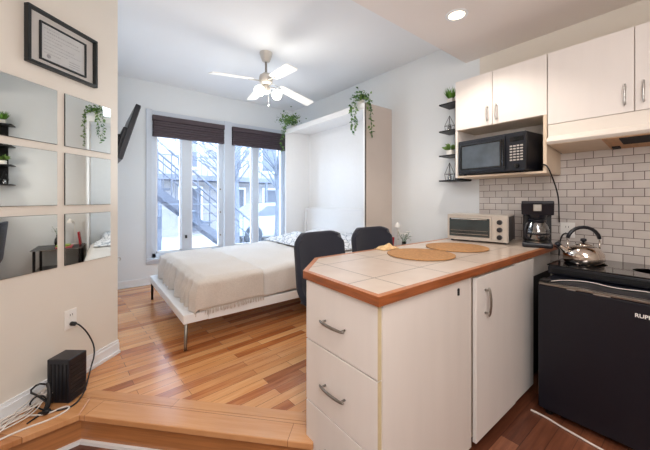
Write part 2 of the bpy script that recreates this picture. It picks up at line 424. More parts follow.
# ------------------------------------------------------------------ slanted wall: frame, mirrors, outlet
ang = math.atan2(-WD.y, -WD.x)           # local +x points from near to far along the wall
def wall_T(s, z, out=0.):
    p = onwall(s, z, out)
    X = Vector((-WD.x, -WD.y, 0)).normalized(); Y = Vector((-WN.x, -WN.y, 0)); Z = Vector((0, 0, 1))
    return Matrix(((X.x, Y.x, 0, p.x), (X.y, Y.y, 0, p.y), (0, 0, 1, p.z), (0, 0, 0, 1)))
def wthing(name, label, cat, s, z, group=None):
    p = onwall(s, z); o = thing(name, label, cat, p, ang, group); return o
rows = [('top', 1.625, 1.948), ('middle', 1.262, 1.583), ('bottom', .89, 1.208)]
for ci, (s0, s1) in enumerate(((.070, .401), (.447, .778))):
    for rn, z0, z1 in rows:
        o = wthing('mirror_tile', 'frameless square mirror, %s of the three in the %s column' % (rn, ('right', 'left')[ci]), 'mirror', (s0+s1)/2, z0, 'square wall mirrors')
        h = (s1-s0)/2
        MB().box(-h, h, -.006, -.001, 0, z1-z0, 0).build('backing', M['frame_black'], o, local=True)
        MB().box(-h+.0015, h-.0015, -.0085, -.0062, .0015, z1-z0-.0015).build('mirror_glass', M['mirror'], o, local=True)

fr = wthing('picture_frame', 'black double frame holding a printed certificate high on the left wall', 'picture frame', .408, 2.052)
def rectframe(mb, a0, a1, z0, z1, w, y0, y1, bev=.002):
    mb.box(a0, a1, y0, y1, z0, z0+w, bev); mb.box(a0, a1, y0, y1, z1-w, z1, bev)
    mb.box(a0, a0+w, y0, y1, z0+w, z1-w, bev); mb.box(a1-w, a1, y0, y1, z0+w, z1-w, bev)
mb = MB(); rectframe(mb, -.213, .213, 0, .316, .017, -.03, 0); mb.build('outer_frame', M['frame_black'], fr, local=True)
MB().box(-.195, .195, -.006, -.002, .015, .30).build('mount_board', M['matboard'], fr, local=True)
mb = MB(); rectframe(mb, -.142, .142, .043, .262, .009, -.018, -.006, .001); mb.build('inner_frame', M['frame_black'], fr, local=True)
MB().box(-.134, .134, -.0095, -.007, .051, .254).build('certificate', M['paper'], fr, local=True)
mb = MB()
zz = .232
for i, (a, b) in enumerate(((-.115, -.03), (-.1, .09), (-.115, .1), (-.115, -.01), (-.115, .06), (-.115, .11), (-.115, .02), (-.115, -.02))):
    x = a
    while x < b:
        L = random.uniform(.006, .016); mb.box(x, min(x+L, b), -.0103, -.0096, zz, zz+(.008 if i == 1 else .004)); x += L+.004
    zz -= .02
mb.build('print_lines', M['ink'], fr, local=True)
mb = MB()
MB().cyl((-.09, -.0103, .078), (-.09, -.0096, .078), .012).build('seal_print', M['ink_dark'], fr, local=True)
for k in range(3): mb.box(.03, .1, -.0103, -.0096, .07+k*.014, .073+k*.014)
mb.build('signature_lines', M['ink_dark'], fr, local=True)

ol = wthing('wall_outlet', 'white double socket low on the left wall with a black plug in it', 'outlet', .362, .49)
MB().box(-.038, .038, -.006, 0, 0, .118, .002).build('cover_plate', M['white_plastic'], ol, local=True)
for z in (.03, .084):
    f = MB().box(-.017, .017, -.0085, -.0055, z-.016, z+.016, .003).build('socket', M['white_plastic'], ol, local=True)
    for x in (-.007, .007): MB().box(x-.0015, x+.0015, -.0092, -.008, z-.004, z+.008).build('slot', M['dark_gap'], f, local=True)
hk = thing('door_latch', 'small metal latch on the end of the left wall', 'latch', onwall(.012, .84))
mb = MB(); T = WM[hk.name]
mb.lathe([(.011, 0), (.011, .004)], T=Matrix.Translation((.186, 2.752, .855)) @ Matrix.Rotation(PI/2, 4, 'Y'))
mb.build('plate', M['chrome'], hk)
MB().tube([(.19, 2.752, .862), (.205, 2.752, .862), (.212, 2.752, .85), (.205, 2.752, .838)], .004, smooth=1).build('hook', M['chrome'], hk)

# power cord, box, cable bundle
eb = thing('electronics_box', 'black ribbed electronics box standing on the floor by the left wall', 'electronics box', (-.085, 2.32, ZL), math.radians(50))
T = WM[eb.name]
# box frame: local x along (0.058,.103) depth .118; local y to the left = toward wall
Lx, Ly, Hh = .120, .13, .246
eb.location = (-.068, 2.205, ZL); WM[eb.name] = Matrix.Translation(eb.location) @ Matrix.Rotation(eb.rotation_euler.z, 4, 'Z')
mb = MB().box(0, Lx, 0, Ly, 0.006, Hh, .006); mb.build('housing', M['black_plastic'], eb, local=True)
mb = MB()
for i in range(9): mb.box(.012, Lx-.012, -.003, .002, .03+i*.022, .036+i*.022, .001)
mb.build('side_grille', M['black_metal'], eb, local=True)
mb = MB()
for i in range(5): mb.box(-.003, .002, .014+i*.022, .024+i*.022, .02, Hh-.025, .001)
mb.build('front_ribs', M['black_metal'], eb, local=True)
for x in (.015, Lx-.015):
    for y in (.02, Ly-.02): MB().cyl((x, y, 0), (x, y, .008), .008).build('foot', M['rubber'], eb, local=True)

p0 = onwall(.362, .52, .012)
mb = MB(); c = onwall(.362, .52, .02)
mb.tube([onwall(.362, .52, .008), onwall(.362, .52, .035)], .013, 10)
mb.tube([onwall(.362, .52, .03), onwall(.35, .515, .05), onwall(.27, .42, .035), onwall(.24, .30, .06), Vector((.02, 2.30, .26)), Vector((.0, 2.24, .19)), Vector((-.04, 2.17, .167)), Vector((-.1, 2.16, .166)), Vector((-.16, 2.2, .166)), Vector((-.2, 2.26, .168)), Vector((-.24, 2.26, .2)), Vector((-.2, 2.22, .26)), Vector((-.16, 2.24, .22)), Vector((-.17, 2.2, .168)), Vector((-.23, 2.14, .166))], .0042, 8, 2)
tag(mb.build('power_cord', M['cable_black'], smooth=True), 'black power cord running from the left wall socket down beside the black box', 'cord')
mb = MB()
mb.tube([(-.19, 2.19, .168), (-.16, 2.17, .175), (-.15, 2.16, .19)], .011, 8)
mb.tube([(-.16, 2.24, .3), (-.15, 2.22, .27), (-.15, 2.2, .2), (-.17, 2.2, .168)], .010, 8, 1)
mb.tube([(-.15, 2.2, .2), (-.2, 2.25, .24), (-.24, 2.3, .25), (-.2, 2.26, .3), (-.17, 2.27, .28)], .005, 8, 1)
tag(mb.build('adapter_plug', M['cable_black'], smooth=True), 'black adapter plug and lead lying against the front of the black box', 'plug')
mb = MB()
rnd = random.Random(3)
for k in range(9):
    pts = []
    off = k*.009
    for i in range(10):
        s = .47 + i*.075
        pts.append(onwall(s, .166+off*.3+.035*abs(math.sin(i*.5+k))*rnd.random()+(.05 if i < 2 else 0), .035+off+.03*math.sin(i*1.1+k*2.1)))
    mb.tube(pts, .0032, 6, 2)
tag(mb.build('white_cable_bundle', M['cable_white'], smooth=True), 'bundle of white cables lying along the foot of the left wall', 'cables')
mb = MB()
mb.tube([(-.5, 2.0, .168), (-.38, 2.05, .167), (-.25, 2.10, .167), (-.13, 2.105, .167), (-.06, 2.15, .167), (-.08, 2.19, .168), (-.16, 2.16, .17), (-.22, 2.2, .17), (-.27, 2.22, .18), (-.3, 2.19, .17), (-.42, 2.14, .167), (-.6, 1.99, .167)], .0045, 8, 2)
tag(mb.build('white_cable', M['cable_white'], smooth=True), 'thick white cable looping over the wooden step edge in front of the black box', 'cables')

# ------------------------------------------------------------------ tv on bedroom left wall
tv = thing('television', 'black flat television seen edge-on, tilted on the bedroom wall left of the window', 'television', (.17, 3.9, 1.6))
T = Matrix.Translation((.42, 0, 2.2)) @ Matrix.Rotation(math.radians(16), 4, 'Y') @ Matrix.Translation((-.42, 0, -2.2))
MB().box(.385, .43, 3.5, 4.42, 1.66, 2.23, .006, T=T).build('housing', M['black_plastic'], tv)
MB().box(.4305, .433, 3.51, 4.41, 1.68, 2.22, T=T).build('screen', M['black_gloss'], tv)
MB().box(.355, .402, 3.62, 4.3, 1.68, 2.0, .012, T=T).build('rear_cover', M['black_plastic'], tv)
mb = MB().box(.172, .19, 3.72, 4.0, 1.72, 2.02, .003).box(.19, .25, 3.8, 3.86, 1.8, 1.86, .003).box(.235, .3, 3.7, 3.98, 1.76, 1.94, .004).box(.2, .3, 3.66, 3.7, 1.7, 1.95, .004)
mb.build('wall_bracket', M['black_metal'], tv)

# ------------------------------------------------------------------ ceiling fan
fan = thing('ceiling_fan', 'white four-blade ceiling fan with lit globes hanging from the bedroom ceiling', 'ceiling fan', (1.53, 2.97, ZC))
fx, fy = 1.53, 2.97
MB().lathe([(.03, -.10), (.042, -.09), (.06, -.04), (.068, -.015), (.068, 0)], (fx, fy, ZC)).build('canopy', M['silver'], fan, smooth='auto')
MB().cyl((fx, fy, ZC-.24), (fx, fy, ZC-.095), .012).build('down_rod', M['pewter'], fan, smooth='auto')
MB().lathe([(.03, -.35), (.055, -.335), (.07, -.31), (.074, -.275), (.066, -.245), (.04, -.225), (.02, -.215)], (fx, fy, ZC)).build('motor_housing', M['silver'], fan, smooth='auto')
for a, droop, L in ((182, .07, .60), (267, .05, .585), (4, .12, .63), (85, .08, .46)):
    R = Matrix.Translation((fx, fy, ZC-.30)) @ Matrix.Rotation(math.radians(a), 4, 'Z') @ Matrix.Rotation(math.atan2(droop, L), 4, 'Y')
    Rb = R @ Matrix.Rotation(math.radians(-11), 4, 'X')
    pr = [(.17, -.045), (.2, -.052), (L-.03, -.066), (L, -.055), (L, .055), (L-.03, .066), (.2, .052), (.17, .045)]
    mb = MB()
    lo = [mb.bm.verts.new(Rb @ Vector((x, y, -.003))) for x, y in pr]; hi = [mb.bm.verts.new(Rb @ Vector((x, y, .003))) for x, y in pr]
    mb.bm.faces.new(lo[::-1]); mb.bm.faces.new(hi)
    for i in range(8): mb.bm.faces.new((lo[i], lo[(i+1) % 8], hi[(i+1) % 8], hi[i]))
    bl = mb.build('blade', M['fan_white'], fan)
    MB().box(.06, .2, -.014, .014, -.008, -.003, .002, T=Rb).build('blade_iron', M['chrome'], bl)
MB().lathe([(.02, -.44), (.045, -.425), (.05, -.38), (.035, -.355)], (fx, fy, ZC)).build('light_fitter', M['silver'], fan, smooth='auto')
for gx, gy, gz in ((1.445, 2.955, 2.445), (1.63, 2.915, 2.43)):
    ar = MB().tube([(fx, fy, ZC-.40), ((fx+gx)/2, (fy+gy)/2, ZC-.37), (gx, gy, gz+.05)], .008, 8, 1).build('lamp_arm', M['chrome'], fan, smooth=True)
    MB().lathe([(.001, -.058), (.034, -.048), (.054, -.015), (.054, .012), (.038, .036), (.02, .05)], (gx, gy, gz), 20).build('globe', M['bulb'], ar, smooth=True)
mb = MB().tube([(fx+.02, fy-.02, ZC-.43), (fx+.02, fy-.02, ZC-.56)], .0015, 6)
mb.lathe([(.001, -.03), (.008, -.02), (.006, 0), (.001, .004)], (fx+.02, fy-.02, ZC-.555), 10)
mb.build('pull_chain', M['chrome'], fan, smooth=True)

# recessed downlight
dl = thing('recessed_light', 'round lit downlight set into the lowered kitchen ceiling', 'light', (2.11, 1.143, ZS))
MB().lathe([(.052, -.001), (.056, -.006), (.075, -.005), (.078, 0)], (2.11, 1.143, ZS)).build('trim_ring', M['trim'], dl, smooth='auto')
MB().lathe([(.054, -.003), (.03, -.006), (.001, -.007)], (2.11, 1.143, ZS)).build('bulb', M['lamp_disc'], dl, smooth=True)

# ------------------------------------------------------------------ wall bed
mc = thing('bed_cabinet', 'tall white open wall-bed cabinet with beige outer side against the right wall', 'cabinet', (2.7, 3.27, ZL))
cx0, cx1, cy0, cy1, ct = 2.464, XW-.002, 2.41, 4.14, 2.385
MB().box(cx0, cx1, cy0, cy0+.022, ZL, ct, .001).build('side_panel', M['murphy_side'], mc)
MB().box(cx0, cx1, cy1-.022, cy1, ZL, ct, .001).build('side_panel', M['white_paint'], mc)
MB().box(cx0, cx1, cy0+.022, cy1-.022, ct-.03, ct, .001).build('top_panel', M['white_paint'], mc)
MB().box(cx0-.002, cx0+.018, cy0, cy0+.024, ZL, ct-.0, .001).build('edge_band', M['white_paint'], mc)
MB().box(cx1-.02, cx1, cy0+.022, cy1-.022, ZL, ct-.03).build('back_panel', M['white_paint'], mc)
mb = MB().box(cx1-.10, cx1-.02, cy0+.022, cy1-.03, .66, 1.16, .003).box(cx1-.13, cx1-.10, cy1-.075, cy1-.045, .66, 1.12, .003)
mb.build('headboard', M['white_paint'], mc)
MB().box(cx0-.0, cx0+.02, cy0+.022, cy1-.022, ct-.07, ct-.03, .001).build('header_rail', M['white_paint'], mc)

bed = thing('fold_down_bed', 'low white fold-down bed frame with thin legs carrying the made mattress', 'bed', (1.6, 3.19, ZL))
for y in (2.435, 3.92): MB().box(.757, 2.44, y, y+.03, .36, .435, .004).build('side_rail', M['white_paint'], bed)
MB().box(.575, .755, 2.434, 3.951, .362, .43, .006).build('foot_panel', M['white_paint'], bed)
MB().box(.75, 2.84, 2.466, 3.92, .40, .43).build('slat_base', M['white_paint'], bed)
MB().tube([(.60, 2.455, .395), (.594, 2.452, .2), (.592, 2.45, ZL)], .012, 10).build('leg', M['pewter'], bed, smooth=True)
MB().tube([(.66, 3.93, .40), (.615, 3.935, .42), (.60, 3.935, .36), (.60, 3.935, ZL)], .013, 10).build('leg', M['black_metal'], bed, smooth=True)

def sstep(x): x = max(0, min(1, x)); return x*x*(3-2*x)
mt = MB().box(.745, 2.86, 2.50, 3.89, .431, .645, .05, seg=4).build('mattress', M['mattress'], smooth='auto')
tag(mt, 'thick pale mattress lying on the white fold-down bed', 'mattress')
def drape(u, v, X0, X1, Y0, Y1, ZT, dfoot, dnear, dfar, off=.012, seed=0, amp=1.):
    """u: along bed from foot drop to head; v: near drop .. far drop"""
    r = .045
    lx = dfoot + (X1-X0); a = u*lx - dfoot          # <0 : over the foot
    ly = dnear + (Y1-Y0) + dfar; b = v*ly - dnear
    def fold(d):
        if d <= 0: return 0, 0
        q = r*PI/2
        if d < q: t = d/r; return r*math.sin(t), r*(1-math.cos(t))
        return r, r+(d-q)
    ex, zx = fold(-a+r*.6 if a < r*.6 else 0) if a < r*.6 else (0, 0)
    px = X0 + max(a, r*.6) - r*.6 + r - ex - r + (r*.6 if a >= r*.6 else r*.6)
    px = X0 + (max(a, r) if a >= r else r - fold(r-a)[0]); zx = fold(r-a)[1] if a < r else 0
    ey = 0; zy = 0
    if b < r: fy_, zy = fold(r-b); py = Y0 + r - fy_
    elif b > (Y1-Y0)-r: fy_, zy = fold(b-((Y1-Y0)-r)); py = Y1 - r + fy_; 
    else: py = Y0 + b
    z = ZT - max(zx, zy) - .15*min(zx, zy)
    # ripples where it hangs
    if zx > .02: px -= off + amp*.034*sstep(zx/.15)*(.5+.5*math.sin(py*34+2*math.sin(py*9+seed)))
    if zy > .02:
        s = -1 if b < r else 1
        py += s*(off + amp*.010*sstep(zy/.15)*(.5+.5*math.sin(px*27+1.5*math.sin(px*8+seed))))
    z += .05*sstep((px-1.0)/1.2)*(1-sstep(max(zx, zy)/.15))
    z += .004*math.sin(px*13+py*5+seed)+.004*math.sin(py*17-px*6)
    return Vector((px, py, z))
cv = MB().grid(lambda u, v: drape(u, v, .725, 2.45, 2.46, 3.905, .668, .19, .205, .19, seed=1), 90, 90).build('bed_cover', M['cover'], smooth=True, thick=.006)
tag(cv, 'pale cream cover spread over the whole mattress of the fold-down bed', 'bedspread')
th_ = thing('throw_blanket', 'beige throw with a fringed edge hanging over the foot and near side of bed', 'blanket', (.95, 3.1, .68))
tb = lambda u, v: drape(u, v, .708, 1.225, 2.45, 3.92, .684, .235, .205, .2, off=.026, seed=1, amp=1.5)
MB().grid(tb, 50, 110).build('cloth', M['linen'], th_, smooth=True, thick=.006)
mb = MB()
for i in range(64):
    p = tb((.235+.02+i*.0078)/.752, 0)
    if p.x > 1.232: break
    q = p + Vector((random.uniform(-.008, .008), -.004, -.034-random.random()*.012))
    mb.tube([p, (p+q)/2+Vector((random.uniform(-.003, .003), -.004, 0)), q], .0032, 5, rf=lambda t: 1-.3*t)
mb.build('fringe', M['linen'], th_)
from mathutils import noise as mn
def rump(u, v):
    x = 1.98+u*.48; y = 2.50+v*1.4
    e = min(1, min(u, 1-u)*7)*min(1, min(v, 1-v)*9)
    z = .735 + e*(.045 + .05*mn.noise(Vector((x*5, y*4, 1))) + .02*mn.noise(Vector((x*14, y*11, 3)))) + .03*sstep((u-.3)/.5)*e
    return Vector((x+.02*mn.noise(Vector((y*4, x, 5))), y, z))
def patmat():
    m = mat('patterned_cotton', (228, 230, 234), .9, bump=.2, scale=30)
    nt = m.node_tree; N = nt.nodes.new; L = nt.links.new
    g = N('ShaderNodeNewGeometry'); v = N('ShaderNodeTexVoronoi'); v.feature = 'DISTANCE_TO_EDGE'; v.inputs['Scale'].default_value = 14
    L(g.outputs['Position'], v.inputs['Vector']); r = N('ShaderNodeValToRGB')
    r.color_ramp.elements[0].position = .02; r.color_ramp.elements[0].color = lin((150, 160, 172)); r.color_ramp.elements[1].position = .07; r.color_ramp.elements[1].color = lin((230, 232, 236))
    L(v.outputs['Distance'], r.inputs['Fac']); L(r.outputs['Color'], nt.nodes['Principled BSDF'].inputs['Base Color']); return m
PAT = patmat()
dv = MB().grid(rump, 50, 70).build('duvet', PAT, smooth=True, thick=.012)
tag(dv, 'crumpled white patterned duvet folded near the head of the bed', 'duvet')
for k, y in enumerate((2.86, 3.52)):
    mb = MB()
    def pil(u, v, s):
        a = (u-.5)*2; b = (v-.5)*2
        h = .075*max(0, (1-a**4))**.5*max(0, (1-b**4))**.5
        return Vector((2.66+a*.19, y+b*.31, .765+s*h+.0+.03*a))
    mb.grid(lambda u, v: pil(u, v, 1), 16, 22); mb.grid(lambda u, v: pil(u, v, -1), 16, 22)
    o = mb.build('pillow', PAT if k == 0 else M['white_cloth'], smooth=True)
    tag(o, ('white patterned pillow at the head of the bed, nearer the kitchen', 'plain white pillow at the head of the bed, nearer the window')[k], 'pillow', group='pillows on the wall bed')

# trailing ivy
def ivy(name, label, base, strands, mound, seed):
    rn = random.Random(seed)
    t = thing(name, label, 'plant', base)
    MB().lathe([(.035, 0), (.045, .06), (.04, .06), (.034, .05), (.001, .05)], base, 16).build('pot', M['pot'], t, smooth='auto')
    st = MB(); lf = MB(); ld = MB()
    for pts in strands:
        st.tube(pts, .0018, 5, 1)
        P = [Vector(p) for p in pts]
        for a, b in zip(P, P[1:]):
            n = max(2, int((b-a).length/.011))
            for i in range(n):
                p = a.lerp(b, i/n) + Vector([rn.uniform(-.014, .014) for _ in range(3)])
                d = Vector((rn.uniform(-1, 1), rn.uniform(-1, 1), rn.uniform(-1, .25)))
                (lf if rn.random() < .6 else ld).leaf(p, d, (rn.uniform(-1, 1), rn.uniform(-1, 1), 1), rn.uniform(.028, .046), rn.uniform(.024, .036))
    for i in range(mound[4]):
        p = Vector((mound[0]+rn.gauss(0, mound[3]), mound[1]+rn.gauss(0, mound[3]), mound[2]+abs(rn.gauss(0, mound[3]*.7))))
        d = Vector((rn.uniform(-1, 1), rn.uniform(-1, 1), rn.uniform(-.3, 1)))
        (lf if rn.random() < .5 else ld).leaf(p, d, (rn.uniform(-1, 1), rn.uniform(-1, 1), 1), rn.uniform(.026, .042), rn.uniform(.02, .032))
    st.build('stems', M['leaf_dark'], t); lf.build('leaves', M['leaf'], t); ld.build('dark_leaves', M['leaf_dark'], t)
ivy('trailing_ivy', 'trailing ivy spilling from the near top corner of the wall-bed cabinet', (2.52, 2.53, ct),
    [[(2.5, 2.52, ct+.06), (2.44, 2.55, ct+.08), (2.425, 2.58, ct), (2.43, 2.585, 2.25), (2.425, 2.58, 2.13), (2.43, 2.57, 2.05)],
     [(2.5, 2.52, ct+.06), (2.43, 2.52, ct+.05), (2.43, 2.53, 2.3), (2.43, 2.53, 2.2), (2.435, 2.535, 2.1)],
     [(2.5, 2.5, ct+.08), (2.52, 2.42, ct+.09), (2.53, 2.385, ct), (2.53, 2.38, 2.25), (2.54, 2.38, 2.1), (2.56, 2.38, 1.99)],
     [(2.5, 2.5, ct+.08), (2.47, 2.4, ct+.07), (2.5, 2.38, ct), (2.5, 2.38, 2.28)]], (2.5, 2.5, ct+.07, .045, 110), 4)
ivy('trailing_ivy', 'trailing ivy on the far top corner of the wall-bed cabinet beside the window', (2.55, 4.02, ct),
    [[(2.52, 4.0, ct+.06), (2.45, 4.05, ct+.1), (2.42, 4.1, ct+.04), (2.41, 4.14, 2.3), (2.41, 4.15, 2.18), (2.41, 4.15, 2.06)],
     [(2.52, 4.0, ct+.06), (2.43, 4.0, ct+.1), (2.42, 4.1, ct), (2.40, 4.13, 2.22)],
     [(2.5, 3.96, ct+.06), (2.45, 3.9, ct+.16), (2.46, 3.82, ct+.15)],
     [(2.5, 3.96, ct+.06), (2.43, 3.92, ct+.1), (2.44, 3.99, ct+.12)]], (2.44, 4.0, ct+.08, .075, 340), 9)

# ------------------------------------------------------------------ nightstand, vase and magazines beside the bed
ns = thing('side_table', 'black side table with smoked glass top between the bed and the counter', 'table', (2.68, 2.12, ZL))
MB().box(2.42, 2.915, 1.88, 2.37, .672, .682, .002).build('table_top', M['table_glass'], ns)
MB().box(2.45, 2.9, 1.9, 2.35, .40, .41, .001).build('shelf', M['black_gloss'], ns)
for x in (2.46, 2.88):
    for y in (1.91, 2.34): MB().cyl((x, y, ZL), (x, y, .672), .014).build('leg', M['black_metal'], ns, smooth='auto')
MB().box(2.62, 2.82, 1.95, 2.3, ZL+.004, .40, .004).build('drawer_box', M['black_plastic'], ns)
va = thing('flower_vase', 'small dark vase of white flowers standing on the side table behind the counter', 'vase', (2.76, 2.10, .682))
MB().lathe([(.03, 0), (.045, .04), (.04, .09), (.022, .13), (.027, .15)], (2.76, 2.10, .682), 20).build('vase_body', M['black_gloss'], va, smooth='auto')
st = MB(); fl = MB(); lv = MB(); rn = random.Random(5)
for k in range(9):
    a = k*2.4; r = .03+.045*rn.random(); tp = Vector((2.76+r*math.cos(a), 2.10+r*math.sin(a), .885+.06*rn.random()))
    st.tube([(2.76, 2.10, .80), (2.76+r*.4*math.cos(a), 2.10+r*.4*math.sin(a), .86), tp], .0018, 5)
    for q in range(6):
        b = q*PI/3; fl.leaf(tp, (math.cos(b), math.sin(b), .35), (0, 0, 1), .028, .022)
    lv.leaf(tp-Vector((0, 0, .05)), (math.cos(a+1), math.sin(a+1), .2), (0, 0, 1), .04, .018)
st.build('stems', M['leaf_dark'], va); fl.build('petals', M['white_plastic'], va); lv.build('leaves', M['leaf_dark'], va)
o = thing('desk_lamp', 'slim white flower-shaped lamp on the side table next to the wall', 'lamp', (2.85, 2.26, .682))
MB().lathe([(.04, 0), (.04, .008), (.006, .015)], (2.85, 2.26, .682), 20).build('base', M['white_plastic'], o, smooth='auto')
MB().tube([(2.85, 2.26, .69), (2.86, 2.26, .9), (2.84, 2.25, 1.0), (2.8, 2.22, 1.02)], .004, 6, 1).build('stem', M['white_plastic'], o)
MB().lathe([(.035, -.04), (.028, -.01), (.008, .015)], (2.79, 2.215, 1.02), 16).build('lamp_shade', M['white_plastic'], o, smooth='auto')
for (z, m, lab, w) in ((.683, 'pink', 'pink-covered magazine lying at the bottom of the side table stack', .10), (.700, 'green', 'lime green booklet lying on the pink magazine', .085)):
    tag(box_obj('magazine', M[m], 2.58-w, 2.58+w, 2.1, 2.1+w*1.6, z, z+.016, .002), lab, 'magazine', group='magazines on the side table')
T = Matrix.Translation((2.80, 2.0, .69)) @ Matrix.Rotation(.2, 4, 'Y')
tag(MB().box(.0, .12, -.0, .022, .0, .17, .004, T=Matrix.Translation((2.72, 2.315, .684)) @ Matrix.Rotation(.12, 4, 'X')).build('red_book', M['red']), 'red book standing upright on the glass side table by the bed', 'book')

# ------------------------------------------------------------------ chairs
def chair(label, cx, y, rot):
    t = thing('dining_chair', label, 'chair', (cx, y, ZL), rot, 'dark chairs at the counter')
    W = .435
    def back(u, v):                 # u across, v up  (z .40-.89 above floor), rounded corners by squeezing
        a = (u-.5)*2
        z = .415+v*.49
        q = abs(v-.5)*2
        cr = 1-.17*max(0, (q-.74)/.26)**2.4
        w = W/2*cr
        zc = z - .035*max(0, (abs(a)-.62)/.38)**2*(1 if v > .5 else -1.2)*sstep(abs(v-.5)*2)
        return Vector((a*w, .05*(1-a*a)-.03+.05*v-.05*(1-sstep(v*4)), zc))
    MB().grid(back, 24, 24).build('backrest', M['denim'], t, smooth=True, thick=.035, local=True)
    def seat(u, v):
        a = (u-.5)*2; b = v
        return Vector((a*(.185-.01*b*b), -.0-.42*b, .445-.02*(1-a*a)*(1-b)-.0+.02*(a*a)-.03*max(0, b-.85)/.15))
    MB().grid(seat, 18, 18).build('seat', M['denim'], t, smooth=True, thick=.04, local=True)
    for sx in (-1, 1):
        for sy in (0, 1):
            MB().tube([(sx*.12, -.08-sy*.24, .425), (sx*.125, -.05-sy*.30, 0)], .011, 8).build('leg', M['black_metal'], t, smooth=True, local=True)
chair('charcoal upholstered chair with rounded back at the chamfered corner of the counter', 1.315, 1.70, .04)
chair('charcoal upholstered chair with rounded back nearer the wall, beside the white flowers', 1.87, 1.72, -.05)

# ------------------------------------------------------------------ counter and base cabinets
ct_poly = [(.822, .735), (XW-.001, .735), (XW-.001, 1.463), (1.075, 1.463), (.835, 1.235)]
top = thing('countertop', 'beige tiled countertop with wooden edge and one chamfered corner', 'countertop', (1.9, 1.1, .914))
def inset(poly, w):
    n = len(poly); out = []
    for i in range(n):
        a, b, c = [Vector(poly[(i+k-1) % n]) for k in range(3)]
        d1 = (b-a).normalized(); d2 = (c-b).normalized(); n1 = Vector((-d1.y, d1.x)); n2 = Vector((-d2.y, d2.x))
        nn = (n1+n2); nn.normalize(); out.append(b+nn*w/max(.35, nn.dot(n1)))
    return out
ins = inset(ct_poly, .024)
ins = [Vector((min(p.x, XW-.002) if i in (1, 2) else p.x, p.y)) for i, p in enumerate(ins)]
ins[1].x = XW-.002; ins[2].x = XW-.002
MB().prism(ins, .92, .9495).build('tile_surface', M['ctile'], top)
mb = MB(); mt2 = MB(); n = len(ct_poly)
for i in range(n):
    if i == 1: continue
    a, b = ct_poly[i], ct_poly[(i+1) % n]; c, d = ins[(i+1) % n], ins[i]
    mb.prism([a, b, c, d], .914, .9485); mt2.prism([a, b, c, d], .9485, .951, 0)
mb.build('wood_edging', M['counter_wood'], top); mt2.build('wood_edging_top', M['counter_wood_top'], top)

dc = thing('drawer_cabinet', 'white drawer cabinet at the near end of the counter', 'cabinet', (1.2, .95, 0))
MB().box(.858, 1.53, .757, 1.205, .06, .914, .001).build('body', M['laminate_side'], dc)
MB().box(.862, 1.53, .752, .7575, .05, .913).build('side_panel', M['laminate_side'], dc)
MB().box(.9, 1.53, .80, 1.19, 0, .06).build('plinth', M['dark_gap'], dc)
def bow(mb, p, q, out, r=.005):
    p, q, out = Vector(p), Vector(q), Vector(out)
    d = q-p
    mb.tube([p+out*.8, p+d*.12+out*1.05, p+d*.5+out*1.25, p+d*.88+out*1.05, q+out*.8], r, 8, 1, rf=lambda t: .8+.5*math.sin(PI*t))
    for k in (.1, .9):
        mb.cyl(p+d*k-out*.0, p+d*k+out*1.05, r*1.0, seg=8)
    return mb
for z0, z1 in ((.634, .908), (.342, .628), (.05, .336)):
    d = MB().box(.84, .858, .757, 1.213, z0, z1, .0015).build('drawer', M['laminate'], dc)
    MB().box(.8405, .8575, .7535, .757, z0, z1).build('edge_band', M['bandedge'], d)
    zc = (z0+z1)/2-.012
    bow(MB(), (.84, .92, zc), (.84, 1.08, zc), (-.026, 0, 0)).build('handle', M['pewter'], d, smooth=True)
MB().lathe([(.012, 0), (.014, .012), (.01, .02), (.001, .022)], seg=14, T=Matrix.Translation((.86, 1.205, .375)) @ Matrix.Rotation(-PI/2, 4, 'X')).build('child_lock', M['white_plastic'], dc, smooth=True)
mb = MB().lathe([(.001, 0), (.008, .001), (.009, .004), (.006, .006)], seg=14, T=Matrix.Translation((1.40, .752, .866)) @ Matrix.Rotation(PI/2, 4, 'X'))
mb.box(1.394, 1.406, .746, .752, .84, .866, .001); mb.build('lock_plate', M['black_metal'], dc)

bc = thing('base_cabinet', 'white base cabinet with a tall door under the far part of the counter', 'cabinet', (2.2, 1.0, 0))
MB().box(1.546, 2.36, .775, 1.205, .06, .912, .001).build('body', M['carcass'], bc)
MB().box(2.362, XW-.012, .80, 1.2, .06, .74, .001).build('side_recess', M['dark_gap'], bc)  # dark block paints the fridge's shadow on the lower cabinet side
MB().box(2.362, XW-.012, .80, 1.2, .742, .912, .001).build('side_panel', M['laminate_side'], bc)
MB().box(1.6, XW-.01, .82, 1.19, 0, .06).build('plinth', M['dark_gap'], bc)
d = MB().box(1.553, 2.052, .738, .757, .062, .898, .0015).build('door', M['laminate'], bc)
bow(MB(), (1.648, .738, .69), (1.648, .738, .84), (0, -.026, 0)).build('handle', M['pewter'], d, smooth=True)
MB().box(2.056, 2.36, .742, .76, .062, .905, .001).build('filler_panel', M['laminate'], bc)
MB().box(1.531, 1.552, .77, .79, .03, .91).build('gap_strip', M['dark_gap'], bc)  # dark strip stands in for the shade inside the door gap

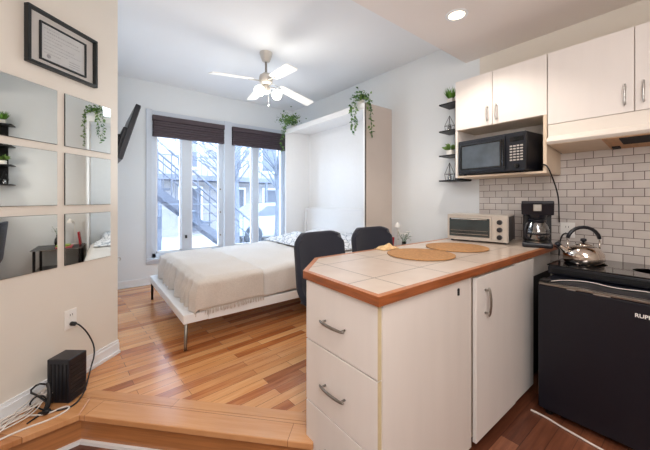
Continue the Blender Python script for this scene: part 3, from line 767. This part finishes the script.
# placemats
for k, (x, y, r, z) in enumerate(((1.656, 1.135, .205, .9515), (2.10, 1.14, .21, .9515))):
    pm = thing('placemat', ('round woven straw placemat on the counter, the nearer of the two', 'round woven straw placemat on the counter in front of the toaster oven')[k], 'placemat', (x, y, z), group='round straw placemats')
    mb = MB()
    prof = [(r*.98, 0)]; 
    i = r*.98
    while i > .01: prof += [(i, .006), (i-.005, .0045)]; i -= .01
    prof += [(.001, .005)]
    mb.lathe(prof, (x, y, z), 48).build('woven_disc', M['straw'], pm, smooth=True)
    MB().lathe([(r*.975, .0), (r, .001), (r, .006), (r*.975, .0065)], (x, y, z), 48).build('rim', M['straw_edge'], pm, smooth=True)
def crump(u, v):
    a = (u-.5)*.16; b = (v-.5)*.09
    e = min(1, min(u, 1-u)*5)*min(1, min(v, 1-v)*5)
    return Vector((1.66+a, 1.41+b, .953+e*(.02+.02*mn.noise(Vector((a*30, b*30, 2))))))
tag(MB().grid(crump, 20, 14).build('cloth_napkin', M['straw'], smooth=True, thick=.004), 'small crumpled cream cloth at the back edge of the counter by the far chair', 'cloth')

# toaster oven
dx, dy = 2.52-2.42, .955-1.395
to = thing('toaster_oven', 'silver toaster oven with three black knobs on the counter against the wall', 'toaster oven', (2.42, 1.395, .951), math.atan2(dy, dx))
Wt = math.hypot(dx, dy); Dp = .30; H0, H1 = .014, .222       # local x along front (far->near), local y into the body
MB().box(0, Wt, .012, Dp, H0, H1, .008).build('housing', M['silver'], to, local=True)
MB().box(Wt-.0, Wt+.004, .02, Dp-.005, H0+.01, H1-.01, .001).build('side_vent', M['black_plastic'], to, local=True)
mb = MB(); rectframe(mb, .002, Wt-.002, H0, H1, .012, 0, .014, .002); mb.build('front_bezel', M['silver'], to, local=True)
d = MB().box(.018, Wt-.128, -.004, .008, H0+.028, H1-.03, .003).build('door', M['oven_glass'], to, local=True)
mb = MB().box(.008, Wt-.118, -.002, .006, H0+.012, H0+.03, .002).box(.008, Wt-.118, -.002, .006, H1-.032, H1-.014, .002).box(.006, .02, -.002, .006, H0+.03, H1-.03, .001).box(Wt-.13, Wt-.116, -.002, .006, H0+.03, H1-.03, .001)
mb.build('door_frame', M['silver'], d, local=True)
MB().tube([(.04, -.002, H1-.036), (.04, -.024, H1-.036), (Wt-.15, -.024, H1-.036), (Wt-.15, -.002, H1-.036)], .005, 8).build('handle', M['chrome'], d, local=True, smooth=True)
MB().box(Wt-.114, Wt-.006, .0, .012, H0+.006, H1-.006, .002).build('control_panel', M['silver'], to, local=True)
for i in range(3):
    z = .052+i*.058
    k = MB().lathe([(.02, 0), (.018, .016), (.001, .017)], seg=20, T=Matrix.Translation((Wt-.06, 0, z)) @ Matrix.Rotation(PI/2, 4, 'X')).build('knob', M['black_plastic'], to, local=True, smooth='auto')
for x in (.03, Wt-.03):
    for y in (.04, Dp-.04): MB().cyl((x, y, 0), (x, y, H0), .012).build('foot', M['black_plastic'], to, local=True)
mb = MB().box(.03, Wt-.14, -.0048, -.0035, .062, .066).box(.03, Wt-.14, -.0048, -.0035, .09, .092)
mb.build('rack', M['chrome'], to, local=True)

# coffee maker
cm = thing('coffee_maker', 'black drip coffee maker with glass carafe at the far end of the counter', 'coffee maker', (2.62, .80, .951), 0)
cm.rotation_euler.z = math.radians(-72); WM[cm.name] = Matrix.Translation(cm.location) @ Matrix.Rotation(math.radians(-72), 4, 'Z')
# local -y is the front
MB().box(-.092, .092, -.09, .1, 0, .035, .012, seg=3).build('base', M['black_plastic'], cm, local=True)
MB().lathe([(.068, .035), (.07, .042), (.001, .043)], (0, -.015, 0), 28).build('hot_plate', M['chrome'], cm, local=True, smooth='auto')
MB().box(-.088, .088, .052, .1, .03, .26, .01, seg=3).build('rear_tank', M['black_plastic'], cm, local=True)
mb = MB()
T = Matrix.Identity(4)
pr = [(-.085, .235), (.1, .235), (.1, .335), (-.105, .335), (-.105, .315), (-.098, .3)]
r_ = mb.extr([(y, z) for y, z in pr], 'x', -.096, .096); mb._bev(list(mb.bm.verts), .006)
mb.build('brew_head', M['black_plastic'], cm, local=True)
MB().lathe([(.05, .205), (.062, .235)], (0, -.02, 0), 24).build('filter_basket', M['black_plastic'], cm, local=True, smooth='auto')
MB().box(-.025, .025, -.112, -.1, .262, .31, .003).build('badge_panel', M['pewter'], cm, local=True)
ca = MB().lathe([(.055, .045), (.072, .06), (.076, .1), (.07, .145), (.052, .178), (.05, .186)], (0, -.02, 0), 28).build('carafe', M['clear'], cm, local=True, smooth=True)
MB().lathe([(.052, .176), (.055, .18), (.054, .198), (.001, .203)], (0, -.02, 0), 24).build('lid', M['black_plastic'], ca, local=True, smooth='auto')
MB().lathe([(.0765, .092), (.078, .098), (.0765, .104)], (0, -.02, 0), 28).build('band', M['black_plastic'], ca, local=True, smooth=True)
MB().tube([(-.03, -.062, .185), (-.055, -.095, .18), (-.075, -.115, .14), (-.07, -.105, .08), (-.05, -.08, .062)], .009, 8, 1).build('handle', M['black_plastic'], ca, local=True, smooth=True)

# ------------------------------------------------------------------ fridge, cooktop, kettle
fg = thing('mini_fridge', 'black compact fridge standing on the dark wood floor by the counter', 'fridge', (2.45, .4, 0))
FY0, FY1 = .13, .655
MB().box(2.205, 2.78, FY0, FY1, .03, .80, .006).build('cabinet_body', M['fridge'], fg)
d = MB().box(2.16, 2.2, FY0, FY1, .045, .785, .008, seg=3).build('door', M['fridge'], fg)
MB().box(2.158, 2.20, FY0+.004, FY1-.004, .787, .799, .002).build('door_cap', M['pewter'], d)
for a, b in ((.33, .40), (.475, .515)): MB().box(2.157, 2.175, a, b, .782, .789, .002).build('door_catch', M['chrome'], d)
MB().box(2.17, 2.24, FY1-.05, FY1-.005, .80, .815, .003).build('hinge_cover', M['black_metal'], fg)
MB().box(2.22, 2.76, FY0+.01, FY1-.01, .01, .032).build('plinth', M['black_plastic'], fg)
for x in (2.22, 2.72):
    for y in (FY0+.04, FY1-.04): MB().cyl((x, y, 0), (x, y, .03), .018).build('foot', M['black_metal'], fg)
# fridge lettering (flat outlined letters)
tx = bpy.data.curves.new('logo', 'FONT'); tx.body = 'RUPE'; tx.size = .026; tx.extrude = .0006; tx.offset = .0007; tx.space_character = 1.0
lo = bpy.data.objects.new('logo_lettering', tx); COL.objects.link(lo)
dg = bpy.context.evaluated_depsgraph_get(); me = bpy.data.meshes.new_from_object(lo.evaluated_get(dg)); bpy.data.objects.remove(lo)
lo = bpy.data.objects.new('logo_lettering', me); COL.objects.link(lo); me.materials.append(M['white_plastic'])
lo.parent = d; lo.rotation_euler = (PI/2, 0, -PI/2)
lo.location = Vector((2.1592, .241, .712)) - Vector(fg.location)

ck = thing('glass_cooktop', 'black glass two-burner cooktop sitting on the compact fridge', 'cooktop', (2.67, .38, .80))
MB().box(2.432, XW-.012, .085, .682, .803, .858, .008).build('housing', M['black_plastic'], ck)
MB().box(2.428, XW-.01, .08, .686, .858, .866, .003).build('glass_top', M['black_gloss'], ck)
for y, r in ((.52, .1), (.22, .085)): MB().lathe([(r, 0), (r+.002, .0005), (r+.003, 0)], (2.66, y, .8661), 40).build('burner_ring', M['pewter'], ck)
MB().box(2.425, 2.43, .11, .66, .82, .845, .001).build('front_trim', M['black_metal'], ck)

kt = thing('kettle', 'polished steel stovetop kettle with black arched handle on the cooktop', 'kettle', (2.65, .54, .867))
kx, ky, kz = 2.65, .54, .867
MB().lathe([(.095, 0), (.106, .006), (.112, .035), (.108, .07), (.09, .1), (.06, .118), (.04, .123)], (kx, ky, kz), 40).build('kettle_body', M['steel'], kt, smooth=True)
ld = MB().lathe([(.046, .118), (.044, .126), (.02, .135), (.001, .137)], (kx, ky, kz), 28).build('lid', M['steel'], kt, smooth=True)
MB().lathe([(.006, .133), (.008, .143), (.018, .15), (.016, .165), (.001, .168)], (kx, ky, kz), 18).build('knob', M['black_plastic'], ld, smooth=True)
hd = Vector((.62, -.785, 0)); sp = -hd                                     # handle plane, spout to the left of the view
pts = []
for i in range(13):
    a = PI*(i/12)
    pts.append(Vector((kx, ky, kz+.115)) + hd*(-.096*math.cos(a)) + Vector((0, 0, .012+.115*math.sin(a)**.8)))
MB().tube(pts[1:-1], .0115, 10).build('handle', M['black_plastic'], kt, smooth=True)
mb = MB()
for s_ in (-1, 1):
    c = Vector((kx, ky, kz)) + hd*(s_*.092)
    mb.tube([c+Vector((0, 0, .08)), c+Vector((0, 0, .155))], .005, 8)
mb.build('handle_bracket', M['steel'], kt, smooth=True)
c = Vector((kx, ky, kz))
s = MB().tube([c+sp*.075+Vector((0, 0, .06)), c+sp*.11+Vector((0, 0, .085)), c+sp*.145+Vector((0, 0, .118))], .022, 14, 1, rf=lambda t: 1.15-.55*t).build('spout', M['steel'], kt, smooth=True)
MB().tube([c+sp*.14+Vector((0, 0, .113)), c+sp*.16+Vector((0, 0, .132))], .0155, 12).build('spout_cap', M['black_plastic'], s, smooth=True)

tag(MB().tube([(2.2, .60, .806), (2.3, .56, .806), (2.37, .45, .806), (2.3, .34, .806), (2.36, .2, .806), (2.33, .14, .806)], .003, 6, 2).build('white_cable', M['cable_white'], smooth=True), 'thin white cord lying across the top of the compact fridge', 'cord')
tag(MB().tube([(2.15, .69, .006), (2.15, .62, .006), (2.128, .54, .006), (2.11, .44, .006), (2.095, .36, .006), (2.09, .2, .006), (2.08, .0, .006)], .006, 6, 2).build('floor_cable', M['cable_white'], smooth=True), 'pale cable lying on the dark floor along the front of the fridge', 'cable')

# ------------------------------------------------------------------ upper cabinets, microwave, hood
uc = thing('wall_cabinet', 'white two-door wall cabinet with an open microwave shelf below', 'cabinet', (2.76, 1.08, 1.47))
UX = 2.60
MB().box(UX+.019, XW-.002, .735, 1.42, 1.905, 2.34, .001).build('body', M['carcass'], uc)
MB().box(UX, XW-.002, .735, .757, 1.487, 1.905, .001).build('side_panel', M['carcass'], uc)
MB().box(UX, XW-.002, 1.40, 1.42, 1.487, 1.905, .001).build('side_panel', M['laminate'], uc)
MB().box(UX, XW-.002, .757, 1.40, 1.487, 1.503, .001).build('shelf', M['carcass'], uc)
MB().box(XW-.012, XW-.002, .757, 1.40, 1.503, 1.905).build('back_panel', M['laminate_side'], uc)
ym = 1.107
for a, b, hy in ((ym+.002, 1.42, ym+.035), (.735, ym-.002, ym-.035)):
    d = MB().box(UX, UX+.018, a, b, 1.907, 2.34, .0015).build('door', M['laminate'], uc)
    bow(MB(), (UX, hy, 1.935), (UX, hy, 2.065), (-.024, 0, 0), .005).build('handle', M['chrome'], d, smooth=True)
hc = thing('wall_cabinet', 'wide white wall cabinet above the range hood', 'cabinet', (2.76, .1, 1.83))
MB().box(UX+.019, XW-.002, -.62, .729, 1.829, 2.34, .001).build('body', M['carcass'], hc)
for a, b, hy in ((.292, .729, .33), (-.16, .288, .25), (-.62, -.164, -.2)):
    d = MB().box(UX-.0, UX+.018, a, b, 1.831, 2.34, .0015).build('door', M['laminate'], hc)
    bow(MB(), (UX, hy, 1.87), (UX, hy, 2.0), (-.024, 0, 0), .005).build('handle', M['chrome'], d, smooth=True)

rh = thing('range_hood', 'white slim range hood with dark filter beneath, under the wide wall cabinet', 'range hood', (2.75, .3, 1.66))
mb = MB().extr([(UX-.035, 1.705), (UX-.03, 1.72), (UX, 1.745), (UX, 1.827), (XW-.012, 1.827), (XW-.012, 1.655), (UX-.02, 1.69)], 'y', -.15, .727)
mb.build('hood_body', M['hood'], rh)
def under(x0, x1, y0, y1, d0, d1):      # slab parallel to the sloping underside
    f = lambda x: 1.69-(x-(UX-.02))*.035/.338
    return MB().extr([(x0, f(x0)-d0), (x1, f(x1)-d0), (x1, f(x1)-d1), (x0, f(x0)-d1)], 'y', y0, y1)
under(UX-.01, XW-.014, -.14, .72, .0005, .004).build('underside', M['carcass'], rh)
under(UX, XW-.02, -.1, .44, .004, .008).build('base_plate', M['hood_wood'], rh)
under(UX+.01, UX+.17, -.05, .36, .008, .014).build('filter', M['dark_gap'], rh)
under(XW-.11, XW-.06, .385, .425, .008, .018).build('lamp_holder', M['dark_gap'], rh)

mw = thing('microwave', 'black microwave with keypad set slightly askew on the cabinet shelf', 'microwave', (2.598, 1.392, 1.503))
ddx, ddy = 2.525-2.598, .812-1.392
a_ = math.atan2(ddy, ddx); mw.rotation_euler.z = a_; WM[mw.name] = Matrix.Translation(mw.location) @ Matrix.Rotation(a_, 4, 'Z')
Wm = math.hypot(ddx, ddy); Hm = .30
MB().box(0, Wm-.03, .012, .30, .01, Hm-.002, .006).build('housing', M['black_plastic'], mw, local=True)
MB().box(0, Wm-.03, -.004, .014, .008, Hm, .008, seg=3).build('front_panel', M['black_plastic'], mw, local=True)
d = MB().box(.012, Wm-.175, -.012, -.003, .02, Hm-.012, .005).build('door', M['black_plastic'], mw, local=True)
mb = MB(); rectframe(mb, .03, Wm-.2, .045, Hm-.04, .014, -.016, -.011, .002); mb.build('window_surround', M['black_gloss'], d, local=True)
MB().box(.044, Wm-.214, -.0135, -.0115, .058, Hm-.053).build('window_pane', M['dark_glass'], d, local=True)
MB().box(Wm-.19, Wm-.176, -.028, -.012, .05, Hm-.04, .005).build('handle', M['black_gloss'], d, local=True)
k = MB()
for r in range(6):
    for c in range(4): k.box(Wm-.142+c*.025, Wm-.142+c*.025+.018, -.0065, -.004, .085+r*.021, .085+r*.021+.011, .0005)
k.build('keypad', M['silver'], mw, local=True)
MB().box(Wm-.14, Wm-.045, -.0065, -.0035, .23, .265, .001).build('display', M['black_gloss'], mw, local=True)
MB().lathe([(.018, 0), (.016, .012), (.001, .013)], seg=20, T=Matrix.Translation((Wm-.09, -.003, .045)) @ Matrix.Rotation(PI/2, 4, 'X')).build('dial', M['black_gloss'], mw, local=True, smooth='auto')
for x in (.04, Wm-.08):
    for y in (.04, .26): MB().cyl((x, y, 0), (x, y, .012), .012).build('foot', M['rubber'], mw, local=True)
tag(MB().tube([(2.83, .80, 1.60), (2.72, .775, 1.56), (2.62, .77, 1.545), (2.575, .75, 1.55), (2.57, .72, 1.53), (2.60, .70, 1.45), (2.66, .69, 1.36), (2.74, .70, 1.28), (2.86, .73, 1.2), (2.91, .74, 1.12)], .0048, 8, 2).build('power_cord', M['cable_black'], smooth=True), 'black microwave cord dangling in front of the tiles to behind the coffee maker', 'cord')

# backsplash + outlet
struct(box_obj('trim_backsplash', M['splash'], XW-.009, XW-.0005, -1.2, 1.36, .80, 1.675))
so = thing('wall_outlet', 'white double socket on the tiled backsplash behind the coffee maker', 'outlet', (XW-.009, .69, 1.04))
MB().box(XW-.016, XW-.009, .645, .735, 1.005, 1.12, .002).build('cover_plate', M['white_plastic'], so)
for z in (1.035, 1.085):
    sk = MB().box(XW-.019, XW-.015, .668, .712, z-.015, z+.015, .002).build('socket', M['white_plastic'], so)
    for y in (.681, .698): MB().box(XW-.0195, XW-.0185, y, y+.003, z-.006, z+.008).build('slot', M['dark_gap'], sk)
tag(MB().tube([(2.90, .69, 1.035), (2.86, .69, 1.04), (2.82, .70, 1.03), (2.76, .70, .98), (2.72, .695, .89), (2.75, .70, .885), (2.8, .71, .93), (2.74, .76, .962), (2.68, .82, .97)], .005, 8, 2).build('power_cord', M['cable_black'], smooth=True), 'black coffee maker cord looping down off the counter end by the kettle', 'cord')

# ------------------------------------------------------------------ small black wall shelf with plants
sh = thing('wall_shelf', 'narrow black four-tier wall shelf beside the microwave cabinet', 'shelf', (2.85, 1.55, 1.48))
tiers = [2.225, 1.963, 1.725, 1.483]
for z in tiers: MB().box(2.735, XW-.003, 1.45, 1.665, z-.013, z, .001).build('shelf_board', M['black_metal'], sh)
MB().box(XW-.012, XW-.002, 1.45, 1.60, 1.49, 2.23).build('back_panel', M['black_metal'], sh)
MB().box(2.765, XW-.004, 1.436, 1.449, 1.472, 2.19).build('side_panel', M['black_metal'], sh)
def grass(label, x, y, z, tall, leafy=False, seed=0):
    rn = random.Random(seed); t = thing('potted_plant', label, 'plant', (x, y, z))
    MB().box(x-.028, x+.028, y-.028, y+.028, z, z+.05, .004).build('pot', M['pot'], t)
    MB().box(x-.024, x+.024, y-.024, y+.024, z+.045, z+.0515).build('soil', M['soil'], t)
    lf = MB()
    for i in range(90 if not leafy else 60):
        a = rn.uniform(0, 2*PI); r = rn.uniform(0, .022); sp_ = rn.uniform(.1, .75 if not leafy else 1.6)
        p = Vector((x+r*math.cos(a), y+r*math.sin(a), z+.05+(0 if not leafy else rn.uniform(0, .03))))
        lf.leaf(p, (math.cos(a)*sp_, math.sin(a)*sp_, 1 if not leafy else rn.uniform(.1, .8)), (math.cos(a+1.5), math.sin(a+1.5), .2), tall*rn.uniform(.6, 1), .007 if not leafy else .026)
    lf.build('leaves', M['grass'] if not leafy else M['leaf'], t)
grass('grassy potted plant on the top board of the narrow black wall shelf', 2.80, 1.575, tiers[0], .125, False, 1)
grass('leafy potted plant on the third board of the narrow black wall shelf', 2.80, 1.58, tiers[2], .07, True, 2)
def wireframe(label, x, y, z, h):
    t = thing('wire_terrarium', label, 'ornament', (x, y, z))
    A = [Vector((x+.035*math.cos(k*PI/2+.4), y+.035*math.sin(k*PI/2+.4), z+.002)) for k in range(4)]
    B = [Vector((x+.045*math.cos(k*PI/2+.4), y+.045*math.sin(k*PI/2+.4), z+h*.35)) for k in range(4)]; C = Vector((x, y, z+h))
    mb = MB()
    for k in range(4):
        for a, b in ((A[k], A[(k+1) % 4]), (A[k], B[k]), (B[k], B[(k+1) % 4]), (B[k], C)): mb.tube([a, b], .0022, 5)
    mb.build('wire_frame', M['black_metal'], t)
    MB().lathe([(.018, 0), (.02, .035), (.012, .05), (.012, .06)], (x, y, z+.003), 14).build('glass_holder', M['clear'], t, smooth='auto')
wireframe('small geometric wire holder on the second board of the black wall shelf', 2.80, 1.59, tiers[1], .15)
wireframe('small geometric wire holder on the lowest board of the black wall shelf', 2.80, 1.59, tiers[3], .17)

# ------------------------------------------------------------------ outside: street, stairs, facade, car
struct(box_obj('ground_street', M['snow'], -14, 26, 4.85, 60, -.45, -.25))
sx, sz, sl = 1.06, 1.47, -.86
stair = thing('outdoor_staircase', 'steel outdoor staircase descending past the left window outside', 'staircase', (1.6, 6.8, -.25))
def sline(x): return sz+sl*(x-sx)
xe = sx+(sz+.2)/(-sl)
for y in (6.45, 7.25):
    T = MB().extr([(-1.2, sline(-1.2)-.13), (-1.2, sline(-1.2)+.1), (xe, sline(xe)+.1), (xe, sline(xe)-.05)], 'y', y-.02, y+.02)
    T.build('stringer', M['blue_steel'], stair)
n = 15; tr = MB()
for i in range(n):
    x = -1.1+i*(xe+1.0)/n; z = sline(x)
    tr.box(x, x+.26, 6.47, 7.23, z-.02, z+.02)
tr.build('treads', M['blue_steel'], stair)
for y in (6.45, 7.25):
    mb = MB().tube([(-1.2, y, sline(-1.2)+.95), (xe, y, sline(xe)+.95)], .022, 8).tube([(-1.2, y, sline(-1.2)+.6), (xe, y, sline(xe)+.6)], .014, 8)
    for i in range(18):
        x = -1.1+i*(xe+1.1)/17; mb.tube([(x, y, sline(x)), (x, y, sline(x)+.95)], .011, 6)
    mb.build('railing', M['blue_steel'], stair)
MB().prism([(.35, 6.5), (1.15, 6.5), (1.15, 7.2), (.35, 7.2)], -.25, .95).build('storage_box', M['blue_steel'], stair)

bd = thing('facade_building', 'pale row house with balcony across the street, seen through the windows', 'building', (5, 14, -.25))
MB().box(-8, 18, 14, 20, -.25, 9).build('wall', M['brick_far'], bd)
MB().box(-6, 16, 12.7, 14, 2.05, 2.25).build('balcony_floor', M['blue_steel'], bd)
mb = MB().box(-6, 16, 12.7, 12.74, 2.95, 3.0)
for i in range(100): mb.box(-6+i*.22, -5.98+i*.22, 12.7, 12.72, 2.25, 2.95)
mb.build('balcony_railing', M['blue_steel'], bd)
for x in (-4, -.5, 2.2, 4.4, 6.6, 9.5): MB().cyl((x, 12.8, -.25), (x, 12.8, 2.05), .07).build('column', M['blue_steel'], bd)
for x in (-5, -1.5, 1.2, 3.0, 5.0, 6.9, 9.2):
    f = MB().box(x, x+.95, 13.95, 14.02, 2.6, 4.7).build('window', M['trim'], bd)
    MB().box(x+.1, x+.85, 13.92, 13.96, 2.7, 4.6).build('pane', M['facade_dark'], f)
    f = MB().box(x+.1, x+1.1, 13.95, 14.02, -.1, 1.85).build('doorway', M['trim'], bd)
    MB().box(x+.2, x+1.0, 13.92, 13.96, -.1, 1.75).build('pane', M['facade_dark'], f)

car = thing('parked_car', 'pale car parked on the street seen through the right window', 'car', (5.9, 10.6, -.25))
prf = [(-2.1, .35), (-2.05, .8), (-1.5, .92), (-.9, 1.38), (.6, 1.42), (1.35, .98), (2.0, .85), (2.1, .4), (1.7, .3), (-1.8, .3)]
mb = MB().extr([(5.9+x, -.25+z) for x, z in prf], 'y', 9.75, 11.4); mb._bev(list(mb.bm.verts), .06)
mb.build('body', M['car_paint'], car)
MB().extr([(5.9+x, -.25+z) for x, z in ((-1.35, .95), (-.85, 1.3), (.55, 1.34), (1.15, .98))], 'y', 9.735, 9.75).build('side_window', M['facade_dark'], car)
for x in (-1.35, 1.35):
    for y in (9.72, 11.2):
        w = MB().cyl((5.9+x, y, .07), (5.9+x, y+.22, .07), .32, seg=24).build('wheel', M['rubber'], car)
        MB().cyl((5.9+x, y-.01, .07), (5.9+x, y+.01, .07), .18, seg=16).build('hubcap', M['silver'], w)

def tree(label, x, y, seed):
    rn = random.Random(seed); t = thing('street_tree', label, 'tree', (x, y, -.25))
    MB().tube([(x, y, -.25), (x+.05, y, 1.2), (x-.03, y, 2.4)], .13, 10, 1, rf=lambda q: 1-.4*q).build('trunk', M['bark'], t, smooth=True)
    mb = MB()
    for i in range(22):
        p = Vector((x-.03, y, rn.uniform(1.4, 2.4))); a = rn.uniform(0, 6.28); L = rn.uniform(.7, 1.7)
        q = p+Vector((math.cos(a)*L, math.sin(a)*L, L*rn.uniform(.5, 1.3)))
        mb.tube([p, p.lerp(q, .5)+Vector((0, 0, .1)), q], .03, 5, 1, rf=lambda s: 1-.7*s)
        for k in range(4):
            s0 = p.lerp(q, rn.uniform(.4, 1)); mb.tube([s0, s0+Vector((rn.uniform(-.5, .5), rn.uniform(-.5, .5), rn.uniform(.2, .6)))], .009, 4)
    mb.build('branches', M['bark'], t)
tree('bare street tree outside the right window, nearer the window post', 3.55, 8.9, 3)
tree('bare street tree outside in front of the parked car', 4.9, 8.7, 8)

# ------------------------------------------------------------------ lights
def area(name, loc, target, size, power, color, sy=None):
    l = bpy.data.lights.new(name, 'AREA'); l.energy = power; l.color = color; l.size = size
    if sy: l.shape = 'RECTANGLE'; l.size_y = sy
    o = bpy.data.objects.new(name, l); COL.objects.link(o); o.location = loc
    o.rotation_euler = (Vector(target)-Vector(loc)).to_track_quat('-Z', 'Y').to_euler(); return o
def point(name, loc, power, color, r=.05):
    l = bpy.data.lights.new(name, 'POINT'); l.energy = power; l.color = color; l.shadow_soft_size = r
    o = bpy.data.objects.new(name, l); COL.objects.link(o); o.location = loc; return o
for k, (x0, x1) in enumerate(((.76, 1.62), (1.85, 2.71))):
    p = area('portal', ((x0+x1)/2, YW+.15, 1.4), ((x0+x1)/2, 0, 1.4), x1-x0, 1, (1, 1, 1), 1.8)
    p.data.cycles.is_portal = True
area('kitchen_ceiling_lamp', (.2, -.3, 2.58), (.2, -.3, 0), .9, 32, (1, .96, .93))  # added fill above the camera, no fitting there
area('room_bounce', (-.5, -.9, 2.1), (1.4, 2.4, .9), 1.0, 36, (1, .95, .92))  # added soft fill from behind the camera
s = bpy.data.lights.new('downlight', 'SPOT'); s.energy = 42; s.color = (1, .89, .78); s.spot_size = math.radians(125); s.spot_blend = .6; s.shadow_soft_size = .05
so_ = bpy.data.objects.new('downlight', s); COL.objects.link(so_); so_.location = (2.11, 1.143, ZS-.03)
point('fan_lamp', (1.50, 2.93, 2.36), 9, (1, .94, .86), .06)
area('bed_bounce', (1.5, 3.1, 2.3), (1.5, 3.1, 0), 1.0, 11, (.82, .92, 1))  # added cool fill over the bed, standing in for window light
area('ceiling_uplight', (1.3, 3.0, 1.2), (1.3, 3.0, 3), 2.0, 14, (.88, .94, 1))  # added fill that brightens the bedroom ceiling, no real fixture
area('kitchen_uplight', (.6, -.4, 1.5), (.9, .2, 3), 1.2, 12, (1, .95, .92))  # added fill that brightens the kitchen soffit, no real fixture

w = bpy.data.worlds.new('world'); bpy.context.scene.world = w; w.use_nodes = True
bg = w.node_tree.nodes['Background']; bg.inputs['Color'].default_value = (.80, .90, 1.0, 1); bg.inputs['Strength'].default_value = 15
sc = bpy.context.scene
sc.view_settings.view_transform = 'Standard'; sc.view_settings.look = 'None'; sc.view_settings.exposure = -0.12; sc.view_settings.gamma = 1
